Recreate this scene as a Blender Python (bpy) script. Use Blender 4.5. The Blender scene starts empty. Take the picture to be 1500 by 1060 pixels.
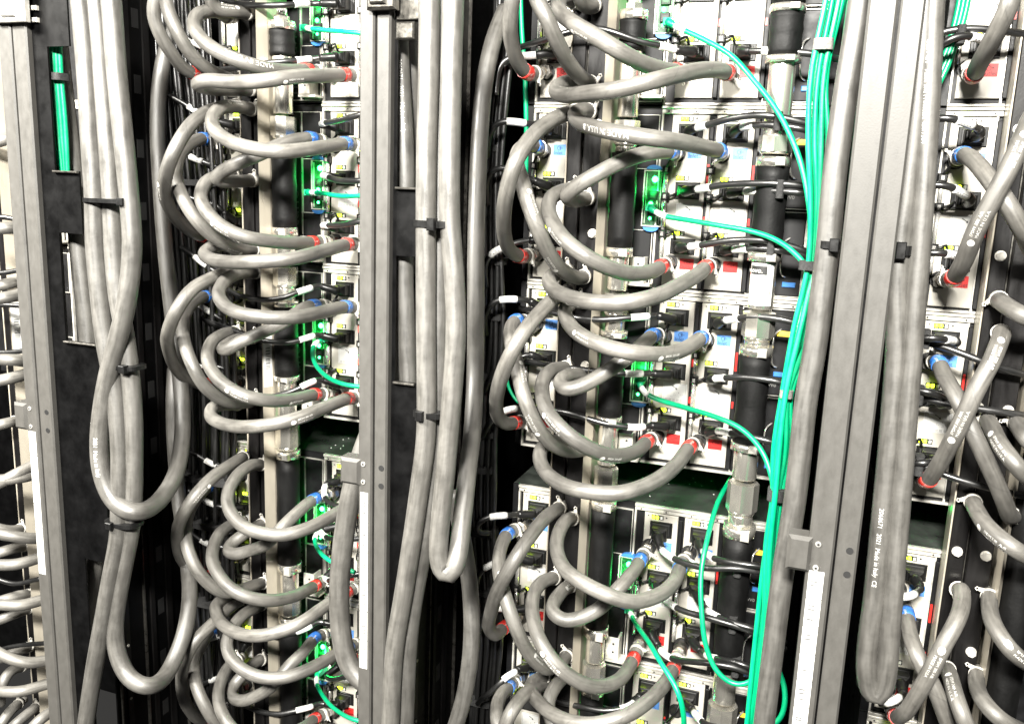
import bpy, math, random
from mathutils import Vector, Matrix
random.seed(7)
sc = bpy.context.scene
COL = sc.collection
# ------------------------------------------------------------------ camera
D = 1.3            # camera distance from the plane of the power supply faces (y = 0)
CZ = 1.45          # camera height
F = 1277.83        # focal length in photograph pixels (1500 wide)
R = Matrix(((0.93894656, -0.10161202, 0.32871623),
            (0.34204362, 0.17231111, -0.92375053),
            (0.0372227, 0.97978767, 0.19654667)))
cam_d = bpy.data.cameras.new('camera'); cam = bpy.data.objects.new('camera', cam_d); COL.objects.link(cam)
cam_d.sensor_width = 36; cam_d.lens = F / 1500 * 36; cam_d.clip_start = 0.01; cam_d.clip_end = 100
cam.matrix_world = Matrix.Translation((0, -D, CZ)) @ R.to_4x4()
sc.camera = cam
CAM = Vector((0, -D, CZ))
# ------------------------------------------------------------------ world, lamps, exposure
w = bpy.data.worlds.new('World'); sc.world = w; w.use_nodes = True
w.node_tree.nodes['Background'].inputs[0].default_value = (1.0, 0.97, 0.92, 1)
w.node_tree.nodes['Background'].inputs[1].default_value = 0.02
def area_lamp(name, loc, aim, sx, sy, power, colr):
    l = bpy.data.lights.new(name, 'AREA'); l.shape = 'RECTANGLE'; l.size = sx; l.size_y = sy; l.energy = power; l.color = colr
    o = bpy.data.objects.new(name, l); COL.objects.link(o); o.location = loc
    o.rotation_euler = (Vector(aim) - Vector(loc)).to_track_quat('-Z', 'Y').to_euler()
    return o
area_lamp('aisle_lamp', (0.0, -2.55, CZ + 1.15), (-0.35, 0, 1.35), 0.6, 0.25, 200, (1.0, 0.97, 0.905))
area_lamp('aisle_lamp', (-1.70, -1.45, 2.45), (-1.0, 0, 1.3), 0.9, 0.25, 112, (1.0, 0.965, 0.89))
sc.view_settings.view_transform = 'Standard'; sc.view_settings.look = 'None'
sc.view_settings.exposure = 1.2; sc.view_settings.gamma = 1
sc.cycles.use_denoising = True; sc.cycles.max_bounces = 5; sc.cycles.diffuse_bounces = 1; sc.cycles.glossy_bounces = 3

# ------------------------------------------------------------------ helpers
def at(px, py, d=0.0):
    """world point seen at photograph pixel px,py on the plane d metres in front of the supply faces"""
    r = R @ Vector((px - 750, -(py - 530), -F)); t = (D - d) / r.y
    return Vector((r.x * t, -d, CZ + r.z * t))

MATS = {}
def mat(name, base, rough=0.5, metal=0.0, emit=None, estr=0.0, noise=None, bump=0.0, spec=0.5, coat=0.0, kind=None):
    m = bpy.data.materials.new(name); m.use_nodes = True
    nt = m.node_tree; b = nt.nodes['Principled BSDF']; N = nt.nodes.new; L = nt.links.new
    b.inputs['Base Color'].default_value = (*base, 1); b.inputs['Roughness'].default_value = rough
    b.inputs['Metallic'].default_value = metal; b.inputs['Specular IOR Level'].default_value = spec
    b.inputs['Coat Weight'].default_value = coat
    if emit: b.inputs['Emission Color'].default_value = (*emit, 1); b.inputs['Emission Strength'].default_value = estr
    tc = N('ShaderNodeTexCoord')
    if noise:                                   # (scale, amount, stretch_z, roughness amount)
        sc_, am, st, ra = noise
        mp = N('ShaderNodeMapping'); mp.inputs['Scale'].default_value = (1, 1, st)
        L(tc.outputs['Object'], mp.inputs[0])
        n = N('ShaderNodeTexNoise'); n.inputs['Scale'].default_value = sc_; n.inputs['Detail'].default_value = 6; n.inputs['Roughness'].default_value = 0.65
        L(mp.outputs[0], n.inputs['Vector'])
        mr = N('ShaderNodeMapRange'); mr.inputs[1].default_value = 0.3; mr.inputs[2].default_value = 0.7
        mr.inputs[3].default_value = 1 - am; mr.inputs[4].default_value = 1 + am
        L(n.outputs['Fac'], mr.inputs[0])
        mx = N('ShaderNodeVectorMath'); mx.operation = 'SCALE'; mx.inputs[0].default_value = base
        L(mr.outputs[0], mx.inputs['Scale']); L(mx.outputs[0], b.inputs['Base Color'])
        if ra:
            m2 = N('ShaderNodeMapRange'); m2.inputs[1].default_value = 0.3; m2.inputs[2].default_value = 0.7
            m2.inputs[3].default_value = max(0.05, rough - ra); m2.inputs[4].default_value = min(1, rough + ra)
            L(n.outputs['Fac'], m2.inputs[0]); L(m2.outputs[0], b.inputs['Roughness'])
        if bump:
            n3 = N('ShaderNodeTexNoise'); n3.inputs['Scale'].default_value = sc_ * 6; n3.inputs['Detail'].default_value = 3
            L(tc.outputs['Object'], n3.inputs['Vector'])
            bp = N('ShaderNodeBump'); bp.inputs['Strength'].default_value = bump; bp.inputs['Distance'].default_value = 0.001
            L(n3.outputs['Fac'], bp.inputs['Height']); L(bp.outputs[0], b.inputs['Normal'])
    MATS[name] = m
    return m

def tube_mat(name, base, rough, wrap, amt, spec=0.5, scuff=True):
    """rubber or vinyl hose: mottled, with wrap marks that wind round it (uv: metres along, turns round)"""
    m = bpy.data.materials.new(name); m.use_nodes = True
    nt = m.node_tree; b = nt.nodes['Principled BSDF']; N = nt.nodes.new; L = nt.links.new
    b.inputs['Specular IOR Level'].default_value = spec
    uv = N('ShaderNodeUVMap'); sp = N('ShaderNodeSeparateXYZ'); L(uv.outputs[0], sp.inputs[0])
    tc = N('ShaderNodeTexCoord')
    n = N('ShaderNodeTexNoise'); n.inputs['Scale'].default_value = 38; n.inputs['Detail'].default_value = 7; n.inputs['Roughness'].default_value = 0.7
    L(tc.outputs['Object'], n.inputs['Vector'])
    mp = N('ShaderNodeMapping'); mp.inputs['Scale'].default_value = (7, 5, 1); L(uv.outputs[0], mp.inputs[0])
    n2 = N('ShaderNodeTexNoise'); n2.inputs['Scale'].default_value = 3; n2.inputs['Detail'].default_value = 5; L(mp.outputs[0], n2.inputs['Vector'])
    ad = N('ShaderNodeMath'); ad.operation = 'ADD'; L(n.outputs['Fac'], ad.inputs[0]); L(n2.outputs['Fac'], ad.inputs[1])
    mr = N('ShaderNodeMapRange'); mr.inputs[1].default_value = 0.7; mr.inputs[2].default_value = 1.3
    mr.inputs[3].default_value = 1 - amt; mr.inputs[4].default_value = 1 + amt; L(ad.outputs[0], mr.inputs[0])
    # wrap mark
    a = N('ShaderNodeMath'); a.operation = 'MULTIPLY'; a.inputs[1].default_value = wrap; L(sp.outputs[0], a.inputs[0])
    c = N('ShaderNodeMath'); c.operation = 'ADD'; L(a.outputs[0], c.inputs[0]); L(sp.outputs[1], c.inputs[1])
    f = N('ShaderNodeMath'); f.operation = 'FRACT'; L(c.outputs[0], f.inputs[0])
    ln = N('ShaderNodeMapRange'); ln.inputs[1].default_value = 0.0; ln.inputs[2].default_value = 0.035; ln.inputs[3].default_value = 0.72 if wrap else 1; ln.inputs[4].default_value = 1; L(f.outputs[0], ln.inputs[0])
    oi = N('ShaderNodeObjectInfo'); vr = N('ShaderNodeMapRange'); vr.inputs[3].default_value = 0.78; vr.inputs[4].default_value = 1.18; L(oi.outputs['Random'], vr.inputs[0])
    ln2 = N('ShaderNodeMath'); ln2.operation = 'MULTIPLY'; L(ln.outputs[0], ln2.inputs[0]); L(vr.outputs[0], ln2.inputs[1])
    # scuffs: sparse pale rubs along the run
    ms = N('ShaderNodeMapping'); ms.inputs['Scale'].default_value = (9, 16, 1); L(uv.outputs[0], ms.inputs[0])
    ns = N('ShaderNodeTexNoise'); ns.inputs['Scale'].default_value = 4; ns.inputs['Detail'].default_value = 8; ns.inputs['Roughness'].default_value = 0.75; L(ms.outputs[0], ns.inputs['Vector'])
    rs = N('ShaderNodeMapRange'); rs.inputs[1].default_value = 0.62; rs.inputs[2].default_value = 0.72; rs.inputs[3].default_value = 1.0; rs.inputs[4].default_value = 1.7; L(ns.outputs['Fac'], rs.inputs[0])
    ln3 = N('ShaderNodeMath'); ln3.operation = 'MULTIPLY'; L(ln2.outputs[0], ln3.inputs[0]); L(rs.outputs[0], ln3.inputs[1])
    ml = N('ShaderNodeMath'); ml.operation = 'MULTIPLY'; L(mr.outputs[0], ml.inputs[0]); L((ln3 if scuff else ln2).outputs[0], ml.inputs[1])
    mx = N('ShaderNodeVectorMath'); mx.operation = 'SCALE'; mx.inputs[0].default_value = base; L(ml.outputs[0], mx.inputs['Scale'])
    L(mx.outputs[0], b.inputs['Base Color'])
    rr = N('ShaderNodeMapRange'); rr.inputs[1].default_value = 0.7; rr.inputs[2].default_value = 1.3; rr.inputs[3].default_value = rough - 0.12; rr.inputs[4].default_value = rough + 0.14
    L(ad.outputs[0], rr.inputs[0]); L(rr.outputs[0], b.inputs['Roughness'])
    bp = N('ShaderNodeBump'); bp.inputs['Strength'].default_value = 0.35; bp.inputs['Distance'].default_value = 0.0012
    n4 = N('ShaderNodeTexNoise'); n4.inputs['Scale'].default_value = 260; n4.inputs['Detail'].default_value = 3; L(tc.outputs['Object'], n4.inputs['Vector'])
    h = N('ShaderNodeMath'); h.operation = 'MULTIPLY_ADD'; h.inputs[1].default_value = 0.25; L(n4.outputs['Fac'], h.inputs[0]); L(ln.outputs[0], h.inputs[2])
    L(h.outputs[0], bp.inputs['Height']); L(bp.outputs[0], b.inputs['Normal'])
    MATS[name] = m

tube_mat('hose', (0.098, 0.093, 0.083), 0.53, 13, 0.36, 1.0)
tube_mat('big_cable', (0.062, 0.059, 0.053), 0.50, 0, 0.34, 1.0)
tube_mat('black_cable', (0.008, 0.008, 0.008), 0.36, 0, 0.3, 0.9)
tube_mat('green_cable', (0.0, 0.27, 0.115), 0.36, 0, 0.14, 0.5, False)
mat('post_paint', (0.050, 0.048, 0.044), 0.48, 0.0, noise=(90, 0.10, 0.5, 0.08), bump=0.07)
mat('black_panel', (0.0014, 0.0014, 0.0015), 0.45, spec=0.14, noise=(30, 0.4, 1, 0.12), bump=0.06)
mat('black_plastic', (0.006, 0.006, 0.006), 0.38, spec=0.32, noise=(80, 0.3, 1, 0.1))
mat('node_black', (0.004, 0.004, 0.0045), 0.5, spec=0.3, noise=(50, 0.3, 1, 0.1))
mat('insulation', (0.003, 0.003, 0.003), 0.6, spec=0.22, noise=(40, 0.5, 0.4, 0.12), bump=0.3)
mat('supply_white', (0.385, 0.367, 0.325), 0.38, noise=(18, 0.07, 3, 0.08))
mat('steel', (0.82, 0.79, 0.71), 0.24, 0.9, noise=(22, 0.16, 0.06, 0.1))
mat('zinc', (0.60, 0.58, 0.53), 0.36, 0.45, noise=(60, 0.25, 1, 0.12))
mat('chrome', (0.78, 0.76, 0.72), 0.2, 0.75, noise=(90, 0.3, 1, 0.08))
mat('dark_metal', (0.10, 0.095, 0.085), 0.34, 0.8, noise=(120, 0.4, 1, 0.1))
mat('manifold_black', (0.005, 0.0046, 0.0046), 0.38, spec=0.28, noise=(60, 0.4, 0.2, 0.12), bump=0.1)
mat('manifold_side', (0.33, 0.30, 0.245), 0.36, 0.1, noise=(26, 0.14, 0.3, 0.12))
mat('label_white', (0.58, 0.58, 0.56), 0.5, noise=(40, 0.03, 1, 0))
mat('print_grey', (0.16, 0.16, 0.15), 0.6)
mat('print_white', (0.60, 0.59, 0.56), 0.55)
mat('label_paper', (0.46, 0.46, 0.44), 0.55, noise=(60, 0.06, 1, 0))
mat('print_black', (0.012, 0.012, 0.012), 0.5)
mat('print_dim', (0.05, 0.05, 0.05), 0.5)
mat('red', (0.46, 0.02, 0.018), 0.4, noise=(60, 0.1, 1, 0))
mat('red_sleeve', (0.50, 0.03, 0.022), 0.32, noise=(90, 0.2, 1, 0.1))
mat('blue', (0.085, 0.22, 0.52), 0.4, noise=(60, 0.1, 1, 0))
mat('blue_sleeve', (0.03, 0.13, 0.42), 0.32, noise=(90, 0.2, 1, 0.1))
mat('blue_tab', (0.04, 0.16, 0.42), 0.35)
mat('red_tab', (0.5, 0.02, 0.015), 0.35)
mat('yellow_lamp', (0.55, 0.7, 0.02), 0.4, emit=(0.62, 0.95, 0.02), estr=4.5)
mat('green_lamp', (0.0, 0.6, 0.1), 0.4, emit=(0.03, 1.0, 0.16), estr=14)
mat('green_board', (0.004, 0.05, 0.016), 0.4, noise=(300, 0.9, 1, 0.1))
mat('yellow_label', (0.7, 0.52, 0.05), 0.5)
mat('velcro', (0.02, 0.02, 0.02), 0.85, noise=(400, 0.6, 1, 0), bump=0.6)
mat('velcro_grey', (0.16, 0.15, 0.14), 0.85, noise=(400, 0.5, 1, 0), bump=0.6)
mat('brass', (0.52, 0.45, 0.36), 0.26, 0.6, noise=(120, 0.4, 1, 0.1))

def barcode_mat():
    m = bpy.data.materials.new('barcode_print'); m.use_nodes = True
    nt = m.node_tree; b = nt.nodes['Principled BSDF']; N = nt.nodes.new; L = nt.links.new
    tc = N('ShaderNodeTexCoord'); sp = N('ShaderNodeSeparateXYZ'); L(tc.outputs['Object'], sp.inputs[0])
    cb = N('ShaderNodeCombineXYZ'); L(sp.outputs[2], cb.inputs[2])
    n = N('ShaderNodeTexNoise'); n.inputs['Scale'].default_value = 420; n.inputs['Detail'].default_value = 0; L(cb.outputs[0], n.inputs['Vector'])
    g = N('ShaderNodeMath'); g.operation = 'GREATER_THAN'; g.inputs[1].default_value = 0.52; L(n.outputs['Fac'], g.inputs[0])
    mx = N('ShaderNodeMix'); mx.data_type = 'RGBA'; mx.inputs[6].default_value = (0.5, 0.5, 0.48, 1); mx.inputs[7].default_value = (0.10, 0.10, 0.10, 1)
    L(g.outputs[0], mx.inputs[0]); L(mx.outputs[2], b.inputs['Base Color']); b.inputs['Roughness'].default_value = 0.5
    MATS['barcode_print'] = m
barcode_mat()

class MB:
    def __init__(s): s.v = []; s.f = []; s.uv = {}; s.smooth = []
    def add(s, vs, fs, smooth=False):
        o = len(s.v); s.v += [Vector(v) for v in vs]
        for f in fs: s.f.append(tuple(i + o for i in f)); s.smooth.append(smooth)
    def box(s, a, b, bev=0.0):
        """box between corners; bev chamfers its long outline (front edges)"""
        x0, x1 = sorted((a[0], b[0])); y0, y1 = sorted((a[1], b[1])); z0, z1 = sorted((a[2], b[2]))
        if bev <= 0:
            s.add([(x0,y0,z0),(x1,y0,z0),(x1,y1,z0),(x0,y1,z0),(x0,y0,z1),(x1,y0,z1),(x1,y1,z1),(x0,y1,z1)],
                  [(0,3,2,1),(4,5,6,7),(0,1,5,4),(1,2,6,5),(2,3,7,6),(3,0,4,7)]); return s
        e = bev                                      # front face (y0) inset
        s.add([(x0+e,y0,z0+e),(x1-e,y0,z0+e),(x1-e,y0,z1-e),(x0+e,y0,z1-e),
               (x0,y0+e,z0),(x1,y0+e,z0),(x1,y0+e,z1),(x0,y0+e,z1),
               (x0,y1,z0),(x1,y1,z0),(x1,y1,z1),(x0,y1,z1)],
              [(0,1,2,3),(0,4,5,1),(1,5,6,2),(2,6,7,3),(3,7,4,0),(4,8,9,5),(5,9,10,6),(6,10,11,7),(7,11,8,4),(8,11,10,9)])
        return s
    def tube(s, pts, r, n=12, cap=True, u0=0.0):
        """swept tube; r is a number or one per point"""
        P = [Vector(p) for p in pts]; m = len(P)
        rs = r if isinstance(r, (list, tuple)) else [r] * m
        T = [(P[min(i + 1, m - 1)] - P[max(i - 1, 0)]).normalized() for i in range(m)]
        ref = Vector((0, 0, 1)) if abs(T[0].z) < 0.9 else Vector((1, 0, 0))
        nrm = (ref - T[0] * ref.dot(T[0])).normalized(); o = len(s.v); L = u0; base = len(s.f)
        us = []
        for i in range(m):
            if i: L += (P[i] - P[i-1]).length
            nrm = nrm - T[i] * nrm.dot(T[i])
            nrm = nrm.normalized() if nrm.length > 1e-6 else T[i].orthogonal().normalized()
            bn = T[i].cross(nrm); us.append(L)
            for k in range(n):
                a = 2 * math.pi * k / n
                s.v.append(P[i] + (nrm * math.cos(a) + bn * math.sin(a)) * rs[i])
        for i in range(m - 1):
            for k in range(n):
                k2 = (k + 1) % n
                s.uv[len(s.f)] = [(us[i], k/n), (us[i], (k+1)/n), (us[i+1], (k+1)/n), (us[i+1], k/n)]
                s.f.append((o+i*n+k, o+i*n+k2, o+(i+1)*n+k2, o+(i+1)*n+k)); s.smooth.append(True)
        if cap:
            s.f.append(tuple(o + k for k in reversed(range(n)))); s.smooth.append(False)
            s.f.append(tuple(o + (m-1)*n + k for k in range(n))); s.smooth.append(False)
        return s
    def cyl(s, a, b, r, r2=None, n=16):
        """straight cylinder or cone with crisp ends"""
        a = Vector(a); b = Vector(b); r2 = r if r2 is None else r2
        t = (b - a).normalized(); u = t.orthogonal().normalized(); v = t.cross(u); o = len(s.v)
        for p, q in ((a, r), (b, r2)):
            for k in range(n):
                an = 2*math.pi*k/n; s.v.append(p + (u*math.cos(an) + v*math.sin(an))*q)
        for k in range(n):
            s.f.append((o+k, o+(k+1)%n, o+n+(k+1)%n, o+n+k)); s.smooth.append(n > 9)
        s.f.append(tuple(o+k for k in reversed(range(n)))); s.smooth.append(False)
        s.f.append(tuple(o+n+k for k in range(n))); s.smooth.append(False)
        return s
    def lathe_z(s, c, prof, n=24):
        """profile [(z, r)] turned round the vertical through c"""
        o = len(s.v)
        for z, r in prof:
            for k in range(n):
                a = 2*math.pi*k/n; s.v.append(Vector((c[0]+r*math.cos(a), c[1]+r*math.sin(a), z)))
        for i in range(len(prof)-1):
            for k in range(n):
                s.f.append((o+i*n+k, o+i*n+(k+1)%n, o+(i+1)*n+(k+1)%n, o+(i+1)*n+k)); s.smooth.append(True)
        s.f.append(tuple(o+k for k in reversed(range(n)))); s.smooth.append(False)
        s.f.append(tuple(o+(len(prof)-1)*n+k for k in range(n))); s.smooth.append(False)
        return s
    def mesh(s, name, m, origin=(0, 0, 0)):
        me = bpy.data.meshes.new(name); og = Vector(origin)
        me.from_pydata([v - og for v in s.v], [], s.f); me.materials.append(MATS[m])
        me.polygons.foreach_set('use_smooth', s.smooth)
        if s.uv:
            ul = me.uv_layers.new(name='UVMap')
            for p in me.polygons:
                q = s.uv.get(p.index)
                if q:
                    for li, c in zip(p.loop_indices, q): ul.data[li].uv = c
        me.update()
        return me
    def build(s, name, m, parent=None, origin=None):
        """parent given: vertices are world points, stored relative to the parent's origin"""
        if parent is not None: og = parent_origin(parent)
        else: og = Vector(origin) if origin is not None else s.v[0].copy()
        o = bpy.data.objects.new(name, s.mesh(name, m, og)); COL.objects.link(o)
        if parent is not None: o.parent = parent
        else: o.location = og
        return o
def parent_origin(p):
    v = Vector(p.location)
    while p.parent: p = p.parent; v += p.location
    return v
def tag(o, label, cat, group=None):
    o['label'] = label; o['category'] = cat
    if group: o['group'] = group
    return o
def empty(name, loc, label, cat, group=None):
    o = bpy.data.objects.new(name, None); COL.objects.link(o); o.location = loc; o.empty_display_size = 0.02
    return tag(o, label, cat, group)
def copy_tree(o, parent=None, loc=None):
    c = o.copy(); COL.objects.link(c); c.parent = parent
    if loc is not None: c.location = loc
    for ch in list(o.children): copy_tree(ch, c)
    return c

# lettering: glyph outlines as a flat mesh (x, y), cached
_txt = {}
def glyphs(s, size):
    if s == '\u25cf' and s not in _txt:
        n = 14; _txt[s] = ([Vector((0.28 + 0.28 * math.cos(2*math.pi*k/n), 0.35 + 0.26 * math.sin(2*math.pi*k/n), 0)) for k in range(n)] + [Vector((0.28, 0.35, 0))], [(k, (k+1) % n, n) for k in range(n)])
    if s not in _txt:
        cu = bpy.data.curves.new('t', 'FONT'); cu.body = s; cu.size = 1; cu.resolution_u = 2
        ob = bpy.data.objects.new('t', cu); COL.objects.link(ob)
        me = bpy.data.meshes.new_from_object(ob.evaluated_get(bpy.context.evaluated_depsgraph_get()))
        vs = [v.co.copy() for v in me.vertices]; fs = [tuple(p.vertices) for p in me.polygons]
        bpy.data.objects.remove(ob); bpy.data.meshes.remove(me); bpy.data.curves.remove(cu)
        _txt[s] = (vs, fs)
    vs, fs = _txt[s]
    return [(v.x * size, v.y * size) for v in vs], fs
def flat_text(mb, s, size, org, ux, uy):
    vs, fs = glyphs(s, size); ux = Vector(ux); uy = Vector(uy); org = Vector(org)
    mb.add([org + ux * x + uy * y for x, y in vs], fs)

# smooth curve through control points
def spline(pts, step):
    P = [Vector(p) for p in pts]; out = []
    Q = [P[0] * 2 - P[1]] + P + [P[-1] * 2 - P[-2]]
    for i in range(1, len(Q) - 2):
        p0, p1, p2, p3 = Q[i-1], Q[i], Q[i+1], Q[i+2]
        def kn(a, b): return max((b - a).length, 1e-6) ** 0.5
        t0 = 0; t1 = t0 + kn(p0, p1); t2 = t1 + kn(p1, p2); t3 = t2 + kn(p2, p3)
        n = max(2, int((p2 - p1).length / step))
        for k in range(n):
            t = t1 + (t2 - t1) * k / n
            A1 = p0*((t1-t)/(t1-t0)) + p1*((t-t0)/(t1-t0)); A2 = p1*((t2-t)/(t2-t1)) + p2*((t-t1)/(t2-t1)); A3 = p2*((t3-t)/(t3-t2)) + p3*((t-t2)/(t3-t2))
            B1 = A1*((t2-t)/(t2-t0)) + A2*((t-t0)/(t2-t0)); B2 = A2*((t3-t)/(t3-t1)) + A3*((t-t1)/(t3-t1))
            out.append(B1*((t2-t)/(t2-t1)) + B2*((t-t1)/(t2-t1)))
    out.append(P[-1])
    return out
def smooth(W, it=6):
    for _ in range(it):
        W = [W[0]] + [(W[i-1] + W[i] * 2 + W[i+1]) / 4 for i in range(1, len(W) - 1)] + [W[-1]]
    return W
def lift(trace, d0, d1, bump, pw=0.8, step=4.0):
    """photo outline (pixels) to a space curve: depth runs d0 -> d1 with a belly of `bump` metres towards the viewer"""
    tot = [0.0]
    for a, b in zip(trace, trace[1:]): tot.append(tot[-1] + math.hypot(b[0]-a[0], b[1]-a[1]))
    pts = []
    for p, s in zip(trace, tot):
        s /= tot[-1]
        d = p[2] if len(p) > 2 else d0 + (d1 - d0) * s + bump * max(0.0, math.sin(math.pi * s)) ** pw
        pts.append(at(p[0], p[1], d))
    return spline(pts, 0.004 * step / 4)
def resample(W, step):
    out = [W[0]]; acc = 0.0
    for a, b in zip(W, W[1:]):
        acc += (b - a).length
        if acc >= step: out.append(b); acc = 0.0
    if (out[-1] - W[-1]).length > 1e-5: out.append(W[-1])
    return out
def nearest(W, p):
    return min(range(len(W)), key=lambda i: (W[i] - p).length_squared)
def near_px(W, px, py):
    r = (R @ Vector((px - 750, -(py - 530), -F))).normalized()
    return min(range(len(W)), key=lambda i: (W[i] - CAM).cross(r).length_squared)
def wrap_text(mb, W, i0, r, s, size, phi=0.0, rev=False, ref=None):
    """print a line of text along a hose, starting at point i0, turned phi round it from the side that faces the aisle"""
    if rev: W = W[::-1]; i0 = len(W) - 1 - i0
    vs, fs = glyphs(s, size); L = [0.0]
    for a, b in zip(W[i0:], W[i0+1:]): L.append(L[-1] + (b - a).length)
    if len(L) < 4: return
    out = []
    ok = max(v[0] for v in vs) < L[-1] * 0.97
    if not ok: return
    side = (CAM - (ref if ref is not None else W[i0])).normalized()
    for x, y in vs:
        j = 0
        lo, hi = 0, len(L) - 1
        while hi - lo > 1:
            mid = (lo + hi) // 2
            if L[mid] <= x: lo = mid
            else: hi = mid
        k = i0 + lo; f = (x - L[lo]) / max(L[lo+1] - L[lo], 1e-9)
        p = W[k].lerp(W[k+1], f); t = (W[min(k+2, len(W)-1)] - W[max(k-1, 0)]).normalized()
        n = (side - t * side.dot(t)).normalized(); u = n.cross(t)          # u: up the letter
        a = phi + (y - size * 0.35) / r
        out.append(p + (n * math.cos(a) + u * math.sin(a)) * (r * 1.0 + 0.0004))
    mb.add(out, fs)

# ------------------------------------------------------------------ layout of a rack (metres)
PITCH = 0.565
RX = {'far': -0.2304 - 2*PITCH, 'first': -0.2304 - PITCH, 'middle': -0.2304, 'last': -0.2304 + PITCH}
RACKS = {'far': 'rack beyond the first post', 'first': 'first rack', 'middle': 'middle rack', 'last': 'last rack'}
ROWT = {'top': CZ + 0.3924, 'second': CZ + 0.1227, 'third': CZ - 0.1440, 'fourth': CZ - 0.4790, 'bottom': CZ - 0.7515}
ROWB = {'top': CZ + 0.1227, 'second': CZ - 0.1440, 'third': CZ - 0.4130, 'fourth': CZ - 0.7515, 'bottom': CZ - 1.021}
COLX = {'pipe': 0.0, 'green': 0.0628, 'manifold': -0.2026}
COLN = {'pipe': 'supply beside the pipe', 'green': 'outer supply', 'manifold': 'supply behind the manifold'}
SUP = {}                                    # (rack,row,col) -> origin (top left of the face)
def barb(rack, row, col, kind):
    return Vector((RX[rack] + COLX[col] + 0.0105, -0.002, ROWT[row] - 0.013 - (0.0545 if kind == 'in' else 0.2105)))
def socket(rack, row, col, k):
    return Vector((RX[rack] + COLX[col] + (0.027, 0.0285, 0.0275)[k], 0, ROWT[row] - 0.013 - (0.0245, 0.106, 0.186)[k]))

# ------------------------------------------------------------------ setting: black back of the hall of racks
mb = MB(); mb.box((-3.2, 0.56, -0.1), (1.6, 0.6, 3.0)); o = mb.build('back_wall', 'black_panel', origin=(-0.8, 0.56, 0)); o['kind'] = 'structure'
PD = 0.34                                    # front of the posts
def X(px, py, d=PD): return at(px, py, d).x
def Zp(px, py, d=PD): return at(px, py, d).z
PZ0, PZ1 = CZ - 1.25, CZ + 0.75
POST = {'first': (32, 50, 70), 'middle': (525, 546.5, 567), 'last': (1214, 1256, 1292)}
PNAME = {'first': 'slim grey rack post beside the black window plate', 'middle': 'grey rack post between the first and middle racks',
         'last': 'broad grey rack post beside the green cables'}
def screw(mb, x, z, y, r=0.0026):
    mb.cyl((x, y, z), (x, y - 0.0012, z), r, r * 0.8, 12)
BRK = {'first': (21, 45, 588, 626), 'middle': (499, 523, 668, 706), 'last': (1155, 1187, 781, 832)}
LAB = {'first': (49.5, 61, 632, 838, 530), 'middle': (527.5, 539.5, 720, 978, 850), 'last': (1177, 1192, 833, 1075, 950)}
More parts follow.
